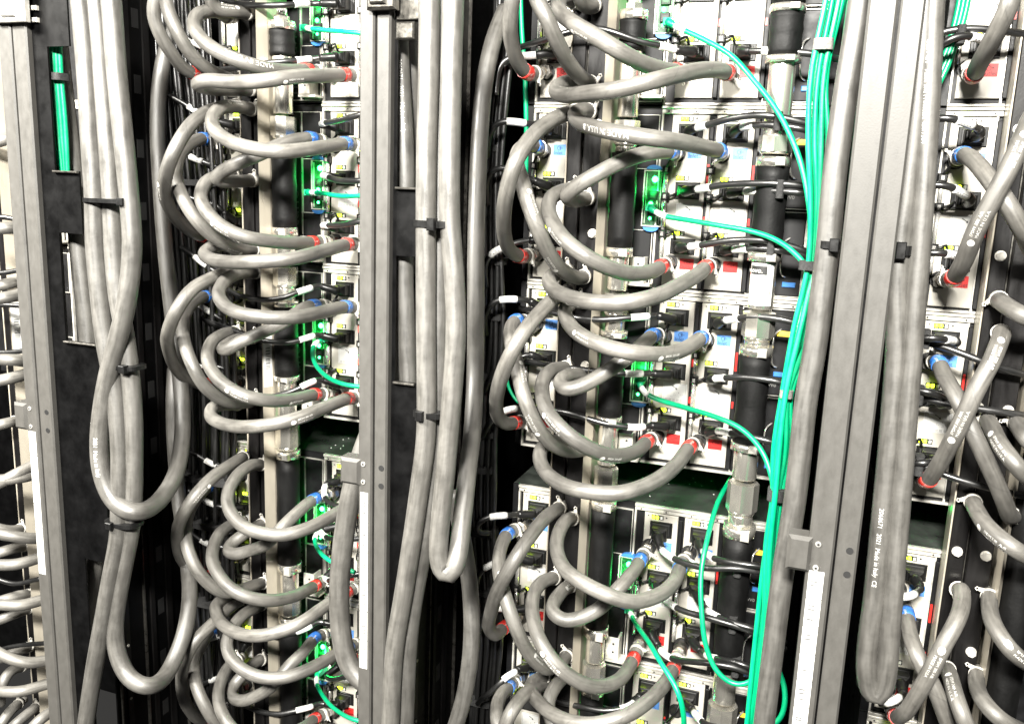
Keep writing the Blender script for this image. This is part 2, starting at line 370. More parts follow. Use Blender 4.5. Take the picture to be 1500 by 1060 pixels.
for nm, (a, b, c) in POST.items():
    x0, x1, x2 = X(a, 530), X(b, 530), X(c, 530)
    p = empty('rack_post', (x1, -PD, PZ0), PNAME[nm], 'rack post', 'upright posts between the racks')
    m = MB().box((x0, -PD, PZ0), (x1 - 0.0011, -PD + 0.035, PZ1), 0.0022); m.build('beam', 'post_paint', p)
    m = MB().box((x1 + 0.0011, -PD + 0.001, PZ0), (x2, -PD + 0.04, PZ1), 0.0022); m.build('beam', 'post_paint', p)
    m = MB().box((x1 - 0.004, -PD + 0.006, PZ0), (x1 + 0.004, -PD + 0.034, PZ1)); m.build('seam', 'black_panel', p)
    l, r_, t, u = BRK[nm]
    bx0, bx1 = X(l, t), x0 + 0.004; bz0, bz1 = Zp(l, u), Zp(l, t)
    m = MB().box((bx0, -PD - 0.004, bz0), (bx1, -PD + 0.02, bz1), 0.004); br = m.build('bracket', 'post_paint', p)
    h = (bz1 - bz0)
    for f in (0.22, 0.9):
        m = MB(); screw(m, x0 + (x1 - x0) * 0.36, bz0 + h * (1 - f) + 0.002, -PD, 0.0036); sc_o = m.build('screw', 'chrome', p)
        m = MB().cyl((x0 + (x1 - x0) * 0.36, -PD - 0.0012, bz0 + h * (1 - f) + 0.002), (x0 + (x1 - x0) * 0.36, -PD - 0.0016, bz0 + h * (1 - f) + 0.002), 0.0014, n=6); m.build('recess', 'print_black', sc_o)
        m = MB().cyl((x1 + (x2 - x1) * 0.62, -PD + 0.0012, bz0 + h * (1 - f)), (x1 + (x2 - x1) * 0.62, -PD + 0.0004, bz0 + h * (1 - f)), 0.0038); ho = m.build('hole', 'print_black', p)
    ll, lr, lt, lu, ly = LAB[nm]
    lx0 = x0 + 0.0035; lx1 = x0 + (x1 - x0) * 0.70; z1, z0 = Zp(ll, lt), Zp(ll, lu); n = 6
    for i in range(n):
        za = z1 - (z1 - z0) * i / n; zb = z1 - (z1 - z0) * (i + 1) / n + 0.0012
        m = MB().box((lx0, -PD - 0.0004, zb), (lx1, -PD + 0.0004, za)); lb = m.build('barcode_label', 'label_paper', p)
        m = MB().box((lx0 + 0.003, -PD - 0.0007, zb + 0.006), (lx0 + 0.003 + (lx1 - lx0) * 0.42, -PD - 0.0003, za - 0.006)); m.build('barcode', 'barcode_print', lb)
        m = MB(); rs = random.Random(i)
        for q in range(9):
            if rs.random() < 0.8:
                z_ = zb + 0.006 + (za - zb - 0.014) * q / 9; m.box((lx1 - 0.0042, -PD - 0.0007, z_), (lx1 - 0.0034, -PD - 0.0003, z_ + 0.0022))
        m.build('fine_print', 'print_grey', lb)
    # latch at the head of the post
    zt = Zp(a, 34 if nm == 'first' else 18)
    if nm != 'last':
        m = MB().box((x0 + 0.004 if nm == 'first' else x1 - 0.006, -PD - 0.012, zt), (x2 + (0.012 if nm == 'first' else 0.012), -PD - 0.001, zt + 0.09), 0.003)
        lt_ = m.build('latch', 'zinc' if nm == 'first' else 'dark_metal', p)
        m = MB().box((x1, -PD - 0.016, zt + 0.006), (x2, -PD - 0.012, zt + 0.016), 0.002); m.build('latch_lever', 'chrome' if nm == 'first' else 'dark_metal', lt_)
# side walls that run back from the posts
for nm in POST:
    x = X(POST[nm][0], 530) + 0.002
    p = empty('side_wall', (x, 0, PZ0), {'first': 'black ribbed rack side panel behind the slim grey post', 'middle': 'black slotted rack side panel behind the middle grey post',
              'last': 'black rack side panel behind the broad grey post'}[nm], 'side panel', 'black side panels of the racks')
    MB().box((x, -0.20, PZ0), (x + 0.003, 0.55, PZ1)).build('panel', 'black_panel', p)
    for d_, w_ in ((0.19, 0.003), (0.165, 0.012), (0.125, 0.003), (0.10, 0.010), (0.055, 0.014), (0.02, 0.003)):
        MB().box((x + 0.003, -d_ - w_, PZ0), (x + (0.008 if w_ < 0.005 else 0.0065), -d_, PZ1), 0).build('rib', 'manifold_black' if w_ > 0.004 else 'dark_metal', p)
    for k in range(18):
        z = PZ0 + 0.1 + k * 0.105
        m = MB().cyl((x + 0.0066, -0.172, z), (x + 0.008, -0.172, z), 0.0025, n=10); m.build('rivet', 'zinc', p)
        m = MB().box((x + 0.0031, -0.09, z + 0.02), (x + 0.0037, -0.075, z + 0.05)); m.build('slot', 'print_black', p)
# black plates with windows, beside the posts
def plate(nm, rects, label, holes):
    x2 = X(POST[nm][2], 530) + 0.001
    p = empty('window_plate', (x2, -PD + 0.012, PZ0), label, 'panel', 'black window plates beside the posts')
    m = MB()
    for (xa, xb, za, zb) in rects: m.box((xa, -PD + 0.010, za), (xb, -PD + 0.013, zb), 0)
    m.build('sheet', 'black_panel', p)
    for (xa, xb, z) in holes:                       # rolled lip under each window
        MB().box((xa, -PD + 0.004, z - 0.003), (xb, -PD + 0.0099, z), 0.001).build('lip', 'dark_metal', p)
    return p
x2 = X(70, 530) + 0.001
wa = x2 + 0.026; wb = x2 + 0.066; wc = x2 + 0.098
zz = lambda y: Zp(90, y)
pl = plate('first', [(x2, wb, zz(66), PZ1), (x2, wa, zz(1100), zz(66) - 0.0001), (wa + 0.0001, wb + 0.004, zz(342), zz(250)), (wa + 0.0001, wc - 0.012, zz(815), zz(500)), (wa + 0.0001, wa + 0.010, zz(1100), zz(815) - 0.0001)],
      'black steel plate with tall windows beside the slim grey post', [(wa, wb + 0.004, zz(250)), (wa, wc - 0.012, zz(500))])
for zo in (12, 30):
    MB().box((x2 + 0.006, -PD + 0.004, zz(zo)), (x2 + 0.016, -PD + 0.0098, zz(zo - 7)), 0.001).build('clip', 'zinc', pl)
x2 = X(567, 530) + 0.001
wa = x2 + 0.0045; wb = x2 + 0.034
zz = lambda y: Zp(590, y)
pl = plate('middle', [(x2, wb + 0.006, zz(32), PZ1), (x2, wa, zz(1100), zz(32) - 0.0001), (wb, wb + 0.006, zz(274), zz(32) - 0.0001), (wa + 0.0001, wb + 0.004, zz(376), zz(274) - 0.0001), (wa + 0.0001, wb + 0.004, zz(1100), zz(562))],
      'black steel plate with tall windows beside the middle grey post', [(wa, wb, zz(274)), (wa, wb, zz(562))])
MB().box((x2 + 0.004, -PD + 0.005, zz(28)), (x2 + 0.034, -PD + 0.0098, zz(-30)), 0.001).build('clip', 'dark_metal', pl)
MB().box((x2 + 0.006, -PD - 0.001, zz(58)), (x2 + 0.03, -PD + 0.0098, zz(32)), 0.002).build('flap', 'dark_metal', pl)

# ------------------------------------------------------------------ chassis
def chassis(rack, row, cols):
    x0 = RX[rack]; zt, zb = ROWT[row], ROWB[row]
    p = empty('server_chassis', (x0, 0, zb), '%s black server chassis with bright steel rails in the %s' % (row, RACKS[rack]), 'server chassis', 'server chassis in the racks')
    xl, xr = x0 - 0.222, x0 + 0.228
    b = MB().box((xl, 0.006, zb + 0.002), (xr, 0.5, zt - 0.001)).build('body', 'lid_metal', p)
    MB().box((xl, 0.002, zb + 0.002), (xr, 0.0055, zt - 0.0012)).build('front_sheet', 'node_black', p)
    segs = []
    if 'manifold' in cols: segs.append((x0 - 0.2105, x0 - 0.143))
    if 'pipe' in cols: segs.append((x0 - 0.016, x0 + 0.20))
    for (a, c) in segs:
        MB().box((a, -0.006, zt - 0.0045), (c, 0.0018, zt - 0.0005), 0.0008).build('rail', 'zinc', p)
        MB().box((a, -0.003, zt - 0.0115), (c, 0.0018, zt - 0.0052), 0.0008).build('rail', 'zinc', p)
        MB().box((a, -0.004, zb + 0.0005), (c, 0.0018, zb + 0.004), 0.0008).build('rail', 'zinc', p)
        for e in (a, c - 0.003) if c - a > 0.1 else (a, c - 0.008):
            MB().box((e, -0.0045, zb + 0.0045), (e + 0.003, 0.0018, zt - 0.012), 0.0006).build('flange', 'zinc', p)
        n = 2 if c - a < 0.1 else 6
        for k in range(n):
            x = a + 0.01 + (c - a - 0.02) * k / (n - 1)
            m = MB().box((x - 0.004, -0.0042, zt - 0.0105), (x + 0.004, -0.0029, zt - 0.006)); t = m.build('tab', 'supply_white', p)
            MB().cyl((x, -0.0042, zt - 0.0082), (x, -0.0047, zt - 0.0082), 0.0014, n=8).build('hole', 'print_black', t)
    # black node faces with bright edges
    def node(xa, xb, za, zb_, name='node_face', txt=None):
        q = MB().box((xa + 0.0016, -0.004, za + 0.0016), (xb - 0.0016, 0.0018, zb_ - 0.0016), 0.001).build(name, 'node_black', p)
        fm = MB()
        e = 0.0009
        fm.box((xa, -0.0032, za), (xa + e, 0.0019, zb_)); fm.box((xb - e, -0.0032, za), (xb, 0.0019, zb_))
        fm.box((xa + e, -0.0032, za), (xb - e, 0.0019, za + e)); fm.box((xa + e, -0.0032, zb_ - e), (xb - e, 0.0019, zb_))
        fm.build('edge_trim', 'zinc', q)
        if txt:
            tm = MB(); flat_text(tm, txt, 0.034, (xb - 0.006, -0.0044, za + 0.008), (0, 0, 1), (-1, 0, 0)); tm.build('lettering', 'print_dim', q)
        return q
    H = zt - zb
    if 'pipe' in cols:
        zm = zt - 0.090
        if rack == 'first':
            node(x0 - 0.1185, x0 - 0.056, zb + 0.005, zt - 0.013, txt='neptune')
        else:
            for k in range(2):
                node(x0 - 0.1185 + k * 0.031, x0 - 0.0885 + k * 0.031, zb + 0.005, zt - 0.013)
        node(x0 - 0.0555, x0 - 0.0185, zm, zt - 0.013); node(x0 - 0.0555, x0 - 0.0185, zb + 0.005, zm - 0.088)
        for k in range(2):
            a = x0 + 0.1215 + k * 0.0385
            q = node(a, a + 0.037, zb + 0.005 + H * 0.46, zt - 0.013)
            q2 = node(a, a + 0.037, zb + 0.005, zb + 0.004 + H * 0.45)
            for qq, zc in ((q, zt - 0.07), (q2, zb + 0.06)):
                pts = [(a + 0.017, -0.004, zc + 0.028), (a + 0.010, -0.014, zc + 0.022), (a + 0.008, -0.018, zc), (a + 0.010, -0.014, zc - 0.022), (a + 0.017, -0.004, zc - 0.028)]
                MB().tube(spline(pts, 0.004), 0.0013, 8).build('pull_handle', 'chrome', qq)
                MB().box((a + 0.012, -0.007, zc - 0.041), (a + 0.030, -0.0041, zc - 0.034), 0.001).build('blue_tab', 'blue_tab', qq)
            tm = MB(); flat_text(tm, 'W0', 0.0075, (a + 0.006, -0.0046, zb + H * 0.47 + 0.016), (1, 0, 0), (0, 0, 1)); tm.build('lettering', 'print_grey', q)
            if k: MB().box((a + 0.012, -0.0048, zt - 0.052), (a + 0.034, -0.0041, zt - 0.044)).build('warning_label', 'yellow_label', q)
        # zinc bracket that carries the pipe
        bz = zb + 0.024
        m = MB().box((x0 - 0.044, -0.03, bz - 0.012), (x0 - 0.022, -0.0265, bz + 0.026), 0.001); br = m.build('pipe_bracket', 'zinc', p)
        MB().box((x0 - 0.0255, -0.026, bz - 0.012), (x0 - 0.022, -0.0045, bz + 0.026)).build('bracket_arm', 'zinc', br)
        MB().box((x0 - 0.044, -0.03, bz - 0.016), (x0 - 0.012, -0.005, bz - 0.0125)).build('bracket_foot', 'zinc', br)
        for dz in (0.002, 0.016): MB().cyl((x0 - 0.031, -0.0299, bz + dz), (x0 - 0.031, -0.0306, bz + dz), 0.0018, n=8).build('hole', 'print_black', br)
        x = x0 + 0.128; m = MB().box((x, -0.012, zb + 0.006), (x + 0.016, -0.0045, zb + 0.03), 0.001); br = m.build('pipe_bracket', 'zinc', p)
        for dz in (0.012, 0.022): MB().cyl((x + 0.006, -0.0119, zb + dz), (x + 0.006, -0.0126, zb + dz), 0.0018, n=8).build('hole', 'print_black', br)
    if row == 'fourth':                      # rivets on the bare lid under the empty slot
        rm = MB()
        for i in range(22):
            x = x0 - 0.04 + random.random() * 0.23; y = 0.02 + random.random() * 0.16
            rm.cyl((x, y, zt - 0.001), (x, y, zt - 0.0004), 0.0011, n=8)
        o = rm.build('lid_rivets', 'label_white', b); o['kind'] = 'stuff'
    return p
mat('lid_metal', (0.060, 0.068, 0.060), 0.34, 0.5, noise=(25, 0.5, 1, 0.1))
ROWS = ['top', 'second', 'third', 'fourth', 'bottom']
for rk, cols in (('far', ('pipe',)), ('first', ('manifold', 'pipe')), ('middle', ('manifold', 'pipe')), ('last', ('manifold',))):
    for rw in ROWS if rk != 'far' else ROWS[:3]: chassis(rk, rw, cols)
# lamps that glow in the empty slot
for rk in ('first', 'middle', 'last'):
    xs = ((-0.01, 0.03, 0.062, 0.1) if rk != 'last' else (-0.17,))
    for i, dx in enumerate(xs):
        c = Vector((RX[rk] + dx, 0.03 + 0.03 * (i % 2), ROWB['third'] - 0.006))
        m = MB().cyl(c + Vector((0, 0, 0.009)), c, 0.0016, n=10)
        o = m.build('status_lamp', 'green_lamp', origin=c)
        ld = bpy.data.lights.new('green_glow', 'POINT'); ld.energy = 0.012; ld.color = (0.02, 1, 0.12); ld.shadow_soft_size = 0.003
        lo = bpy.data.objects.new('green_glow', ld); COL.objects.link(lo); lo.parent = o; lo.location = (0, 0, -0.006)
        tag(o, ('tiny green status lamp %s over the empty slot, %s' % (('nearest the pipe', 'second from the pipe', 'third from the pipe', 'farthest from the pipe')[i], RACKS[rk])) if rk != 'last' else 'tiny green status lamp over the empty slot, last rack', 'lamp', 'green lamps in the empty slots')

# ------------------------------------------------------------------ power supplies
def supply_proto():
    p = empty('power_supply', (0, 0, 0), 'proto', 'power supply')
    MB().box((0, -0.003, -0.2462), (0.0525, 0.0018, 0), 0.0009).build('face', 'supply_white', p)
    for (cx, cz, hw, hh) in ((0.027, -0.0245, 0.0175, 0.0125), (0.0285, -0.106, 0.0178, 0.0122), (0.0275, -0.186, 0.0180, 0.0115)):
        s_ = MB().box((cx - hw, -0.0055, cz - hh), (cx + hw, -0.0031, cz + hh), 0.001).build('socket', 'black_plastic', p)
        MB().box((cx - hw + 0.004, -0.0068, cz - hh + 0.003), (cx + hw - 0.004, -0.0056, cz + hh - 0.003), 0.0006).build('socket_rim', 'print_black', s_)
    for (cx, cz) in ((0.0205, -0.0056), (0.0199, -0.0884), (0.0197, -0.1674)):
        fr = MB().box((cx - 0.0092, -0.0042, cz - 0.0034), (cx + 0.0092, -0.0031, cz + 0.0034), 0.0004).build('lamp_window', 'print_black', p)
        for k in range(2):
            x_ = cx - 0.0060 + k * 0.0056
            MB().lathe_z((x_, -0.0046), [(cz - 0.0026, 0.0012), (cz - 0.0016, 0.0023), (cz + 0.0016, 0.0023), (cz + 0.0026, 0.0012)], 10).build('lamp_segment', 'yellow_lamp', fr)
        MB().box((cx + 0.0044, -0.0047, cz - 0.0022), (cx + 0.0078, -0.0043, cz + 0.0022)).build('lamp_cover', 'label_white', fr)
    MB().cyl((0.0345, -0.0031, -0.0045), (0.0345, -0.0036, -0.0045), 0.0013, n=10).build('hole', 'print_black', p)
    MB().cyl((0.006, -0.0031, -0.0045), (0.006, -0.0036, -0.0045), 0.0010, n=10).build('hole', 'print_black', p)
    st = MB().box((0.014, -0.0034, -0.1537), (0.0500, -0.0031, -0.1245)).build('sticker', 'label_white', p)
    m = MB(); e = 0.0003
    for (a, b_, c, d_) in ((0.0155, 0.0485, -0.1257, -0.1254), (0.0155, 0.0485, -0.1527, -0.1524), (0.0155, 0.0158, -0.1524, -0.1257), (0.0482, 0.0485, -0.1524, -0.1257)):
        m.box((a, -0.0037, c), (b_, -0.0035, d_))
    rs = random.Random(3)
    for i in range(9): a = 0.026 + rs.random() * 0.018; z = -0.138 - rs.random() * 0.008; m.box((a, -0.0037, z), (a + 0.0012, -0.0035, z + 0.0005))
    for i in range(3):
        for k in range(5): m.box((0.018 + k * 0.0056, -0.0037, -0.1492 - i * 0.0012), (0.0222 + k * 0.0056, -0.0035, -0.1488 - i * 0.0012))
    m.build('sticker_print', 'print_grey', st)
    m = MB()
    m.add([(0.0275, -0.0038, -0.1290), (0.0335, -0.0038, -0.1325), (0.0325, -0.0038, -0.1335), (0.0358, -0.0038, -0.1345), (0.0345, -0.0038, -0.1308), (0.0338, -0.0038, -0.1318), (0.0282, -0.0038, -0.1280)], [(0, 1, 5, 6), (1, 2, 3), (1, 3, 4), (1, 4, 5)])
    m.build('arrow_mark', 'print_black', st)
    for (cz, word, mt, arrow) in ((-0.0525, 'Inlet', 'blue', -1), (-0.2115, 'Outlet', 'red', 1)):
        lb = MB().box((0.0250, -0.0036, cz - 0.0078), (0.0455, -0.0031, cz + 0.0078)).build(word.lower() + '_label', mt, p)
        m = MB(); flat_text(m, word, 0.0076, (0.0352 - 0.00172 * len(word), -0.0039, cz - 0.0066), (1, 0, 0), (0, 0, 1))
        n = 16
        for k in range(n):                    # circle with an arrow
            if k in (0, 15): continue
            a0, a1 = 2*math.pi*k/n, 2*math.pi*(k+1)/n
            c = lambda r, a: (0.0345 + r*math.cos(a), -0.0039, cz + 0.0025 + r*math.sin(a))
            m.add([c(0.0026, a0), c(0.0033, a0), c(0.0033, a1), c(0.0026, a1)], [(0, 1, 2, 3)])
        ax = 0.0345; m.box((ax, -0.00392, cz + 0.0022), (ax + 0.0058, -0.00388, cz + 0.0028))
        tip = ax + (0.0068 if arrow > 0 else 0.0); bs = tip - 0.0022 * arrow
        m.add([(tip, -0.0040, cz + 0.0025), (bs, -0.0040, cz + 0.0040), (bs, -0.0040, cz + 0.0010)], [(0, 1, 2)])
        m.build('lettering', 'print_blue' if word == 'Inlet' else 'print_red', lb)
        bz = -0.0545 if word == 'Inlet' else -0.2105
        fl = MB().cyl((0.0105, -0.0031, bz), (0.0105, -0.0052, bz), 0.0118, n=20).build('hose_port', 'print_black', p)
        MB().cyl((0.0105, -0.0053, bz), (0.0105, -0.0085, bz), 0.0090, n=6).build('port_nut', 'dark_metal', fl)
    # chrome retainer rods and their clips at the edge of the face
    for (z1, z0) in ((-0.080, -0.112), (-0.118, -0.166), (-0.172, -0.205)):
        MB().cyl((-0.0025, -0.0085, z1), (-0.0025, -0.0085, z0), 0.0030, n=10).build('retainer_rod', 'chrome', p)
    for z in (-0.077, -0.115, -0.1685):
        k_ = MB().box((-0.0085, -0.0135, z - 0.0055), (0.0035, -0.0035, z + 0.0055), 0.0015).build('retainer_clip', 'black_plastic', p)
        MB().box((-0.0045, -0.0142, z - 0.003), (-0.0005, -0.0136, z + 0.003)).build('clip_window', 'chrome', k_)
    MB().tube(spline([(0.016, -0.010, -0.036), (0.013, -0.016, -0.046), (0.004, -0.017, -0.062), (-0.0025, -0.012, -0.074)], 0.004), 0.0021, 8).build('strap', 'black_plastic', p)
    for z in (-0.115, -0.1685):
        MB().tube(spline([(-0.001, -0.010, z), (0.006, -0.013, z + 0.001), (0.0125, -0.009, z + 0.004), (0.016, -0.006, z + 0.007 if z > -0.15 else z - 0.008)], 0.004), 0.0020, 8).build('strap', 'black_plastic', p)
    MB().box((0.0535, -0.0060, -0.2462), (0.0600, 0.0018, -0.004), 0.001).build('latch_bar', 'node_black', p)
    MB().box((0.0545, -0.0075, -0.096), (0.0575, -0.0061, -0.068)).build('release_tab', 'red_tab', p)
    MB().box((0.0545, -0.0080, -0.152), (0.0572, -0.0061, -0.142)).build('release_tab', 'red_tab', p)
    return p
mat('print_blue', (0.004, 0.02, 0.10), 0.5); mat('print_red', (0.06, 0.0, 0.0), 0.5)
proto = supply_proto()
first_used = False
for rk, cols in (('far', ('green',)), ('first', ('manifold', 'pipe', 'green')), ('middle', ('manifold', 'pipe', 'green')), ('last', ('manifold',))):
    for rw in ROWS if rk != 'far' else ROWS[:3]:
        for c in cols:
            loc = (RX[rk] + COLX[c], 0, ROWT[rw] - 0.013)
            o = proto if not first_used else copy_tree(proto)
            first_used = True
            o.location = loc
            tag(o, 'white power %s in the %s chassis, %s' % (COLN[c], rw, RACKS[rk]), 'power supply', 'white power supplies of the chassis')

# ------------------------------------------------------------------ management modules with green lamps
def module_proto():
    p = empty('management_module', (0, 0, 0), 'proto', 'module')
    m = MB(); W_, H_ = 0.0300, 0.0813; e = 0.0016
    m.box((0, -0.0075, -H_), (e, 0.0018, 0)); m.box((W_ - e, -0.0075, -H_), (W_, 0.0018, 0)); m.box((e, -0.0075, -e), (W_ - e, 0.0018, 0)); m.box((e, -0.0075, -H_), (W_ - e, 0.0018, -H_ + e))
    m.build('frame', 'zinc', p)
    MB().box((e, -0.0042, -H_ + e), (W_ - e, 0.0018, -e)).build('board', 'green_board', p)
    m = MB(); q = 0.004
    m.box((q, -0.0070, -H_ + q), (q + 0.0007, -0.0043, -q)); m.box((W_ - q - 0.0007, -0.0070, -H_ + q), (W_ - q, -0.0043, -q)); m.build('inner_trim', 'zinc', p)
    pt = MB().box((0.008, -0.0085, -0.043), (0.022, -0.0043, -0.030), 0.001).build('port', 'black_plastic', p)
    MB().box((0.011, -0.0088, -0.040), (0.019, -0.0086, -0.034)).build('port_mouth', 'print_black', pt)
    pt = MB().box((0.008, -0.0085, -0.066), (0.022, -0.0043, -0.053), 0.001).build('port', 'black_plastic', p)
    MB().box((0.011, -0.0088, -0.063), (0.019, -0.0086, -0.057)).build('port_mouth', 'print_black', pt)
    for (x, z, r) in ((0.016, -0.013, 0.0044), (0.012, -0.0485, 0.0034), (0.012, -0.0695, 0.0022)):
        l = MB().lathe_z((x, -0.0045), [(z - r, r * 0.3), (z - r * 0.6, r * 0.8), (z, r), (z + r * 0.6, r * 0.8), (z + r, r * 0.3)], 12).build('green_lamp', 'green_lamp', p)
    for (z0, up) in ((0.0012, 1), (-H_ - 0.0012, -1)):
        n = 10; vs = []
        for y in (-0.010, -0.002):
            vs += [(0.015 + 0.0115 * math.cos(math.pi * k / n), y, z0 + up * 0.0062 * math.sin(math.pi * k / n)) for k in range(n + 1)]
        fs = [tuple(range(n + 1)) if up < 0 else tuple(reversed(range(n + 1))), tuple(range(n + 1, 2 * n + 2))]
        fs += [(k, k + 1, n + 2 + k, n + 1 + k) for k in range(n)] + [(n, 0, n + 1, 2 * n + 1)]
        m = MB(); m.add(vs, fs); m.build('pull_tab', 'blue_tab', p)
    return p
mp_ = module_proto(); first_used = False
for rk in ('first', 'middle'):
    for rw in ROWS:
        o = mp_ if not first_used else copy_tree(mp_)
        first_used = True
        o.location = (RX[rk] - 0.0355, 0, ROWT[rw] - 0.013 - 0.0782)
        tag(o, 'small module with glowing green lamps and blue tabs, %s chassis, %s' % (rw, RACKS[rk]), 'module', 'management modules with green lamps')
        ld = bpy.data.lights.new('green_glow', 'POINT'); ld.energy = 0.038; ld.color = (0.02, 1, 0.15); ld.shadow_soft_size = 0.004
        lo = bpy.data.objects.new('green_glow', ld); COL.objects.link(lo); lo.parent = o; lo.location = (0.014, -0.016, -0.03)

# ------------------------------------------------------------------ manifolds
def manifold(rk):
    x0 = RX[rk]; z0, z1 = CZ - 1.2, CZ + 0.7
    p = empty('coolant_manifold', (x0 - 0.114, -0.05, z0), 'tall twin-channel coolant manifold with hose ports in the %s' % RACKS[rk], 'manifold', 'upright coolant manifolds')
    MB().box((x0 - 0.1415, -0.050, z0), (x0 - 0.121, -0.012, z1), 0.0012).build('supply_channel', 'manifold_black', p)
    MB().box((x0 - 0.1175, -0.050, z0), (x0 - 0.0880, -0.012, z1), 0.0012).build('return_channel', 'manifold_black', p)
    MB().box((x0 - 0.1205, -0.040, z0), (x0 - 0.1180, -0.012, z1)).build('web', 'dark_metal', p)
    m = MB(); q = [(x0 - 0.0830, -0.086), (x0 - 0.0755, -0.066), (x0 - 0.0755, -0.012), (x0 - 0.0830, -0.012)]
    m.add([(a, b, z0) for a, b in q] + [(a, b, z1) for a, b in q], [(0, 1, 5, 4), (1, 2, 6, 5), (2, 3, 7, 6), (3, 0, 4, 7), (3, 2, 1, 0), (4, 5, 6, 7)]); m.build('side_bar', 'manifold_side', p)
    MB().box((x0 - 0.1440, -0.0505, z0), (x0 - 0.1418, -0.012, z1), 0.0006).build('side_bar', 'manifold_side', p)
    for zr in (ROWT['second'] - 0.185, ROWT['third'] + 0.236, ROWT['fourth'] + 0.02, ROWT['fourth'] - 0.12, ROWT['bottom'] - 0.1, ROWT['third'] - 0.115):
        for xx in (x0 - 0.097, x0 - 0.1315):
            if xx < x0 - 0.12 and rk != 'last': continue
            b = MB().cyl((xx, -0.0502, zr), (xx, -0.0520, zr), 0.0068, n=18).build('washer', 'zinc', p)
            MB().cyl((xx, -0.0521, zr), (xx, -0.0575, zr), 0.0058, n=6).build('bolt', 'zinc', b)
    if rk in ('first', 'far'):                    # paper label on the slanted bar
        z = ROWT['third'] - 0.205
        def sl(f, off): return (x0 - 0.0830 + 0.0075 * f + 0.936 * off, -0.086 + 0.020 * f - 0.351 * off)
        def patch(f0, f1, za, zb, off):
            m = MB(); a, b = sl(f0, off), sl(f1, off); m.add([(*a, za), (*b, za), (*b, zb), (*a, zb)], [(0, 1, 2, 3)]); return m
        l = patch(0.1, 0.9, z, z + 0.10, 0.0004).build('barcode_label', 'label_white', p)
        patch(0.3, 0.7, z + 0.03, z + 0.07, 0.0007).build('barcode', 'barcode_print', l)
for rk in RX: manifold(rk)

# ------------------------------------------------------------------ standing pipes
PD_ = 0.058
def pipe(k_, cx, segs, label):
    c = (cx, -PD_)
    p = empty('coolant_pipe', (cx, -PD_, CZ - 1.2), label, 'pipe', 'upright coolant pipes')
    for kind, z1, z0 in segs:
        if kind == 'ins':
            n = 8; pr = [(z0 + (z1 - z0) * i / n, 0.0222 * k_ + 0.0007 * k_ * math.sin(i * 2.1 + cx * 30)) for i in range(n + 1)]
            pr = [(z0, 0.0208 * k_)] + pr[0:] + [(z1, 0.0208 * k_)]
            MB().lathe_z(c, pr, 28).build('insulation_sleeve', 'insulation', p)
        elif kind == 'ring':
            q = MB().lathe_z(c, [(z0, 0.0228 * k_), (z0, 0.0238 * k_), (z1, 0.0238 * k_), (z1, 0.0228 * k_)], 28).build('band_clamp', 'steel', p)
            MB().box((cx + 0.004, -PD_ - 0.0285 * k_, z0 + 0.001), (cx + 0.016, -PD_ - 0.018, z1 - 0.001), 0.0015).build('clamp_screw', 'zinc', q)
        elif kind == 'nut':
            h = z1 - z0
            MB().cyl((cx, -PD_, z0 + h * 0.12), (cx, -PD_, z1 - h * 0.12), 0.0232 * k_, n=8).build('union_nut', 'steel', p)
            MB().lathe_z(c, [(z0, 0.0185 * k_), (z0 + h * 0.12, 0.0212 * k_), (z0 + h * 0.121, 0.0185 * k_)], 24).build('collar', 'steel', p)
        elif kind == 'cap':
            MB().cyl((cx, -PD_, z0), (cx, -PD_, z0 + (z1 - z0) * 0.45), 0.0125, n=6).build('vent_nut', 'steel', p)
            MB().cyl((cx, -PD_, z0 + (z1 - z0) * 0.45), (cx, -PD_, z1), 0.0085, n=14).build('vent_stem', 'chrome', p)
        else:
            MB().lathe_z(c, [(z0, 0.0172 * k_), (z0 + 0.002, 0.0178 * k_), (z1 - 0.002, 0.0178 * k_), (z1, 0.0172 * k_)], 28).build('steel_tube', 'steel', p)
    return p
def zseg(x_of_y, lst):
    out = []
    for kind, y1, y0 in lst: out.append((kind, at(x_of_y(y1), y1, PD_).z, at(x_of_y(y0), y0, PD_).z - 0.0002))
    return out
xa = lambda y: 930 - 0.062 * y
LST = [('ins', -260, -40), ('cap', -6, 16), ('ring', 16, 30), ('ins', 30, 74), ('tube', 74, 172), ('nut', 172, 214), ('tube', 214, 224), ('ins', 224, 362), ('ring', 362, 375), ('tube', 375, 424), ('nut', 424, 462),
       ('tube', 462, 484), ('ring', 484, 493), ('ins', 493, 608), ('ring', 608, 616), ('tube', 616, 678), ('nut', 678, 730), ('ring', 731, 743), ('ins', 743, 915), ('ring', 915, 929), ('tube', 929, 966), ('nut', 966, 1000), ('ring', 1001, 1012), ('ins', 1012, 1200)]
seg = zseg(xa, LST)
pipe(0.90, RX['first'] - 0.0540, seg, 'black sleeved pipe with steel couplings beside the bright bar, first rack')
pipe(0.82, RX['middle'] - 0.0540, seg, 'black sleeved pipe with steel couplings beside the bright bar, middle rack')
pipe(0.95, RX['last'] - 0.0540, zseg(xa, [('ins', -200, 120), ('ring', 120, 132), ('tube', 132, 200), ('ins', 200, 330), ('ring', 330, 342), ('tube', 342, 420), ('ins', 420, 560), ('ring', 560, 570), ('tube', 570, 610), ('ins', 610, 1200)]),
     'black sleeved pipe at the very edge of the last rack')
xb = lambda y: 1160 - 0.094 * y
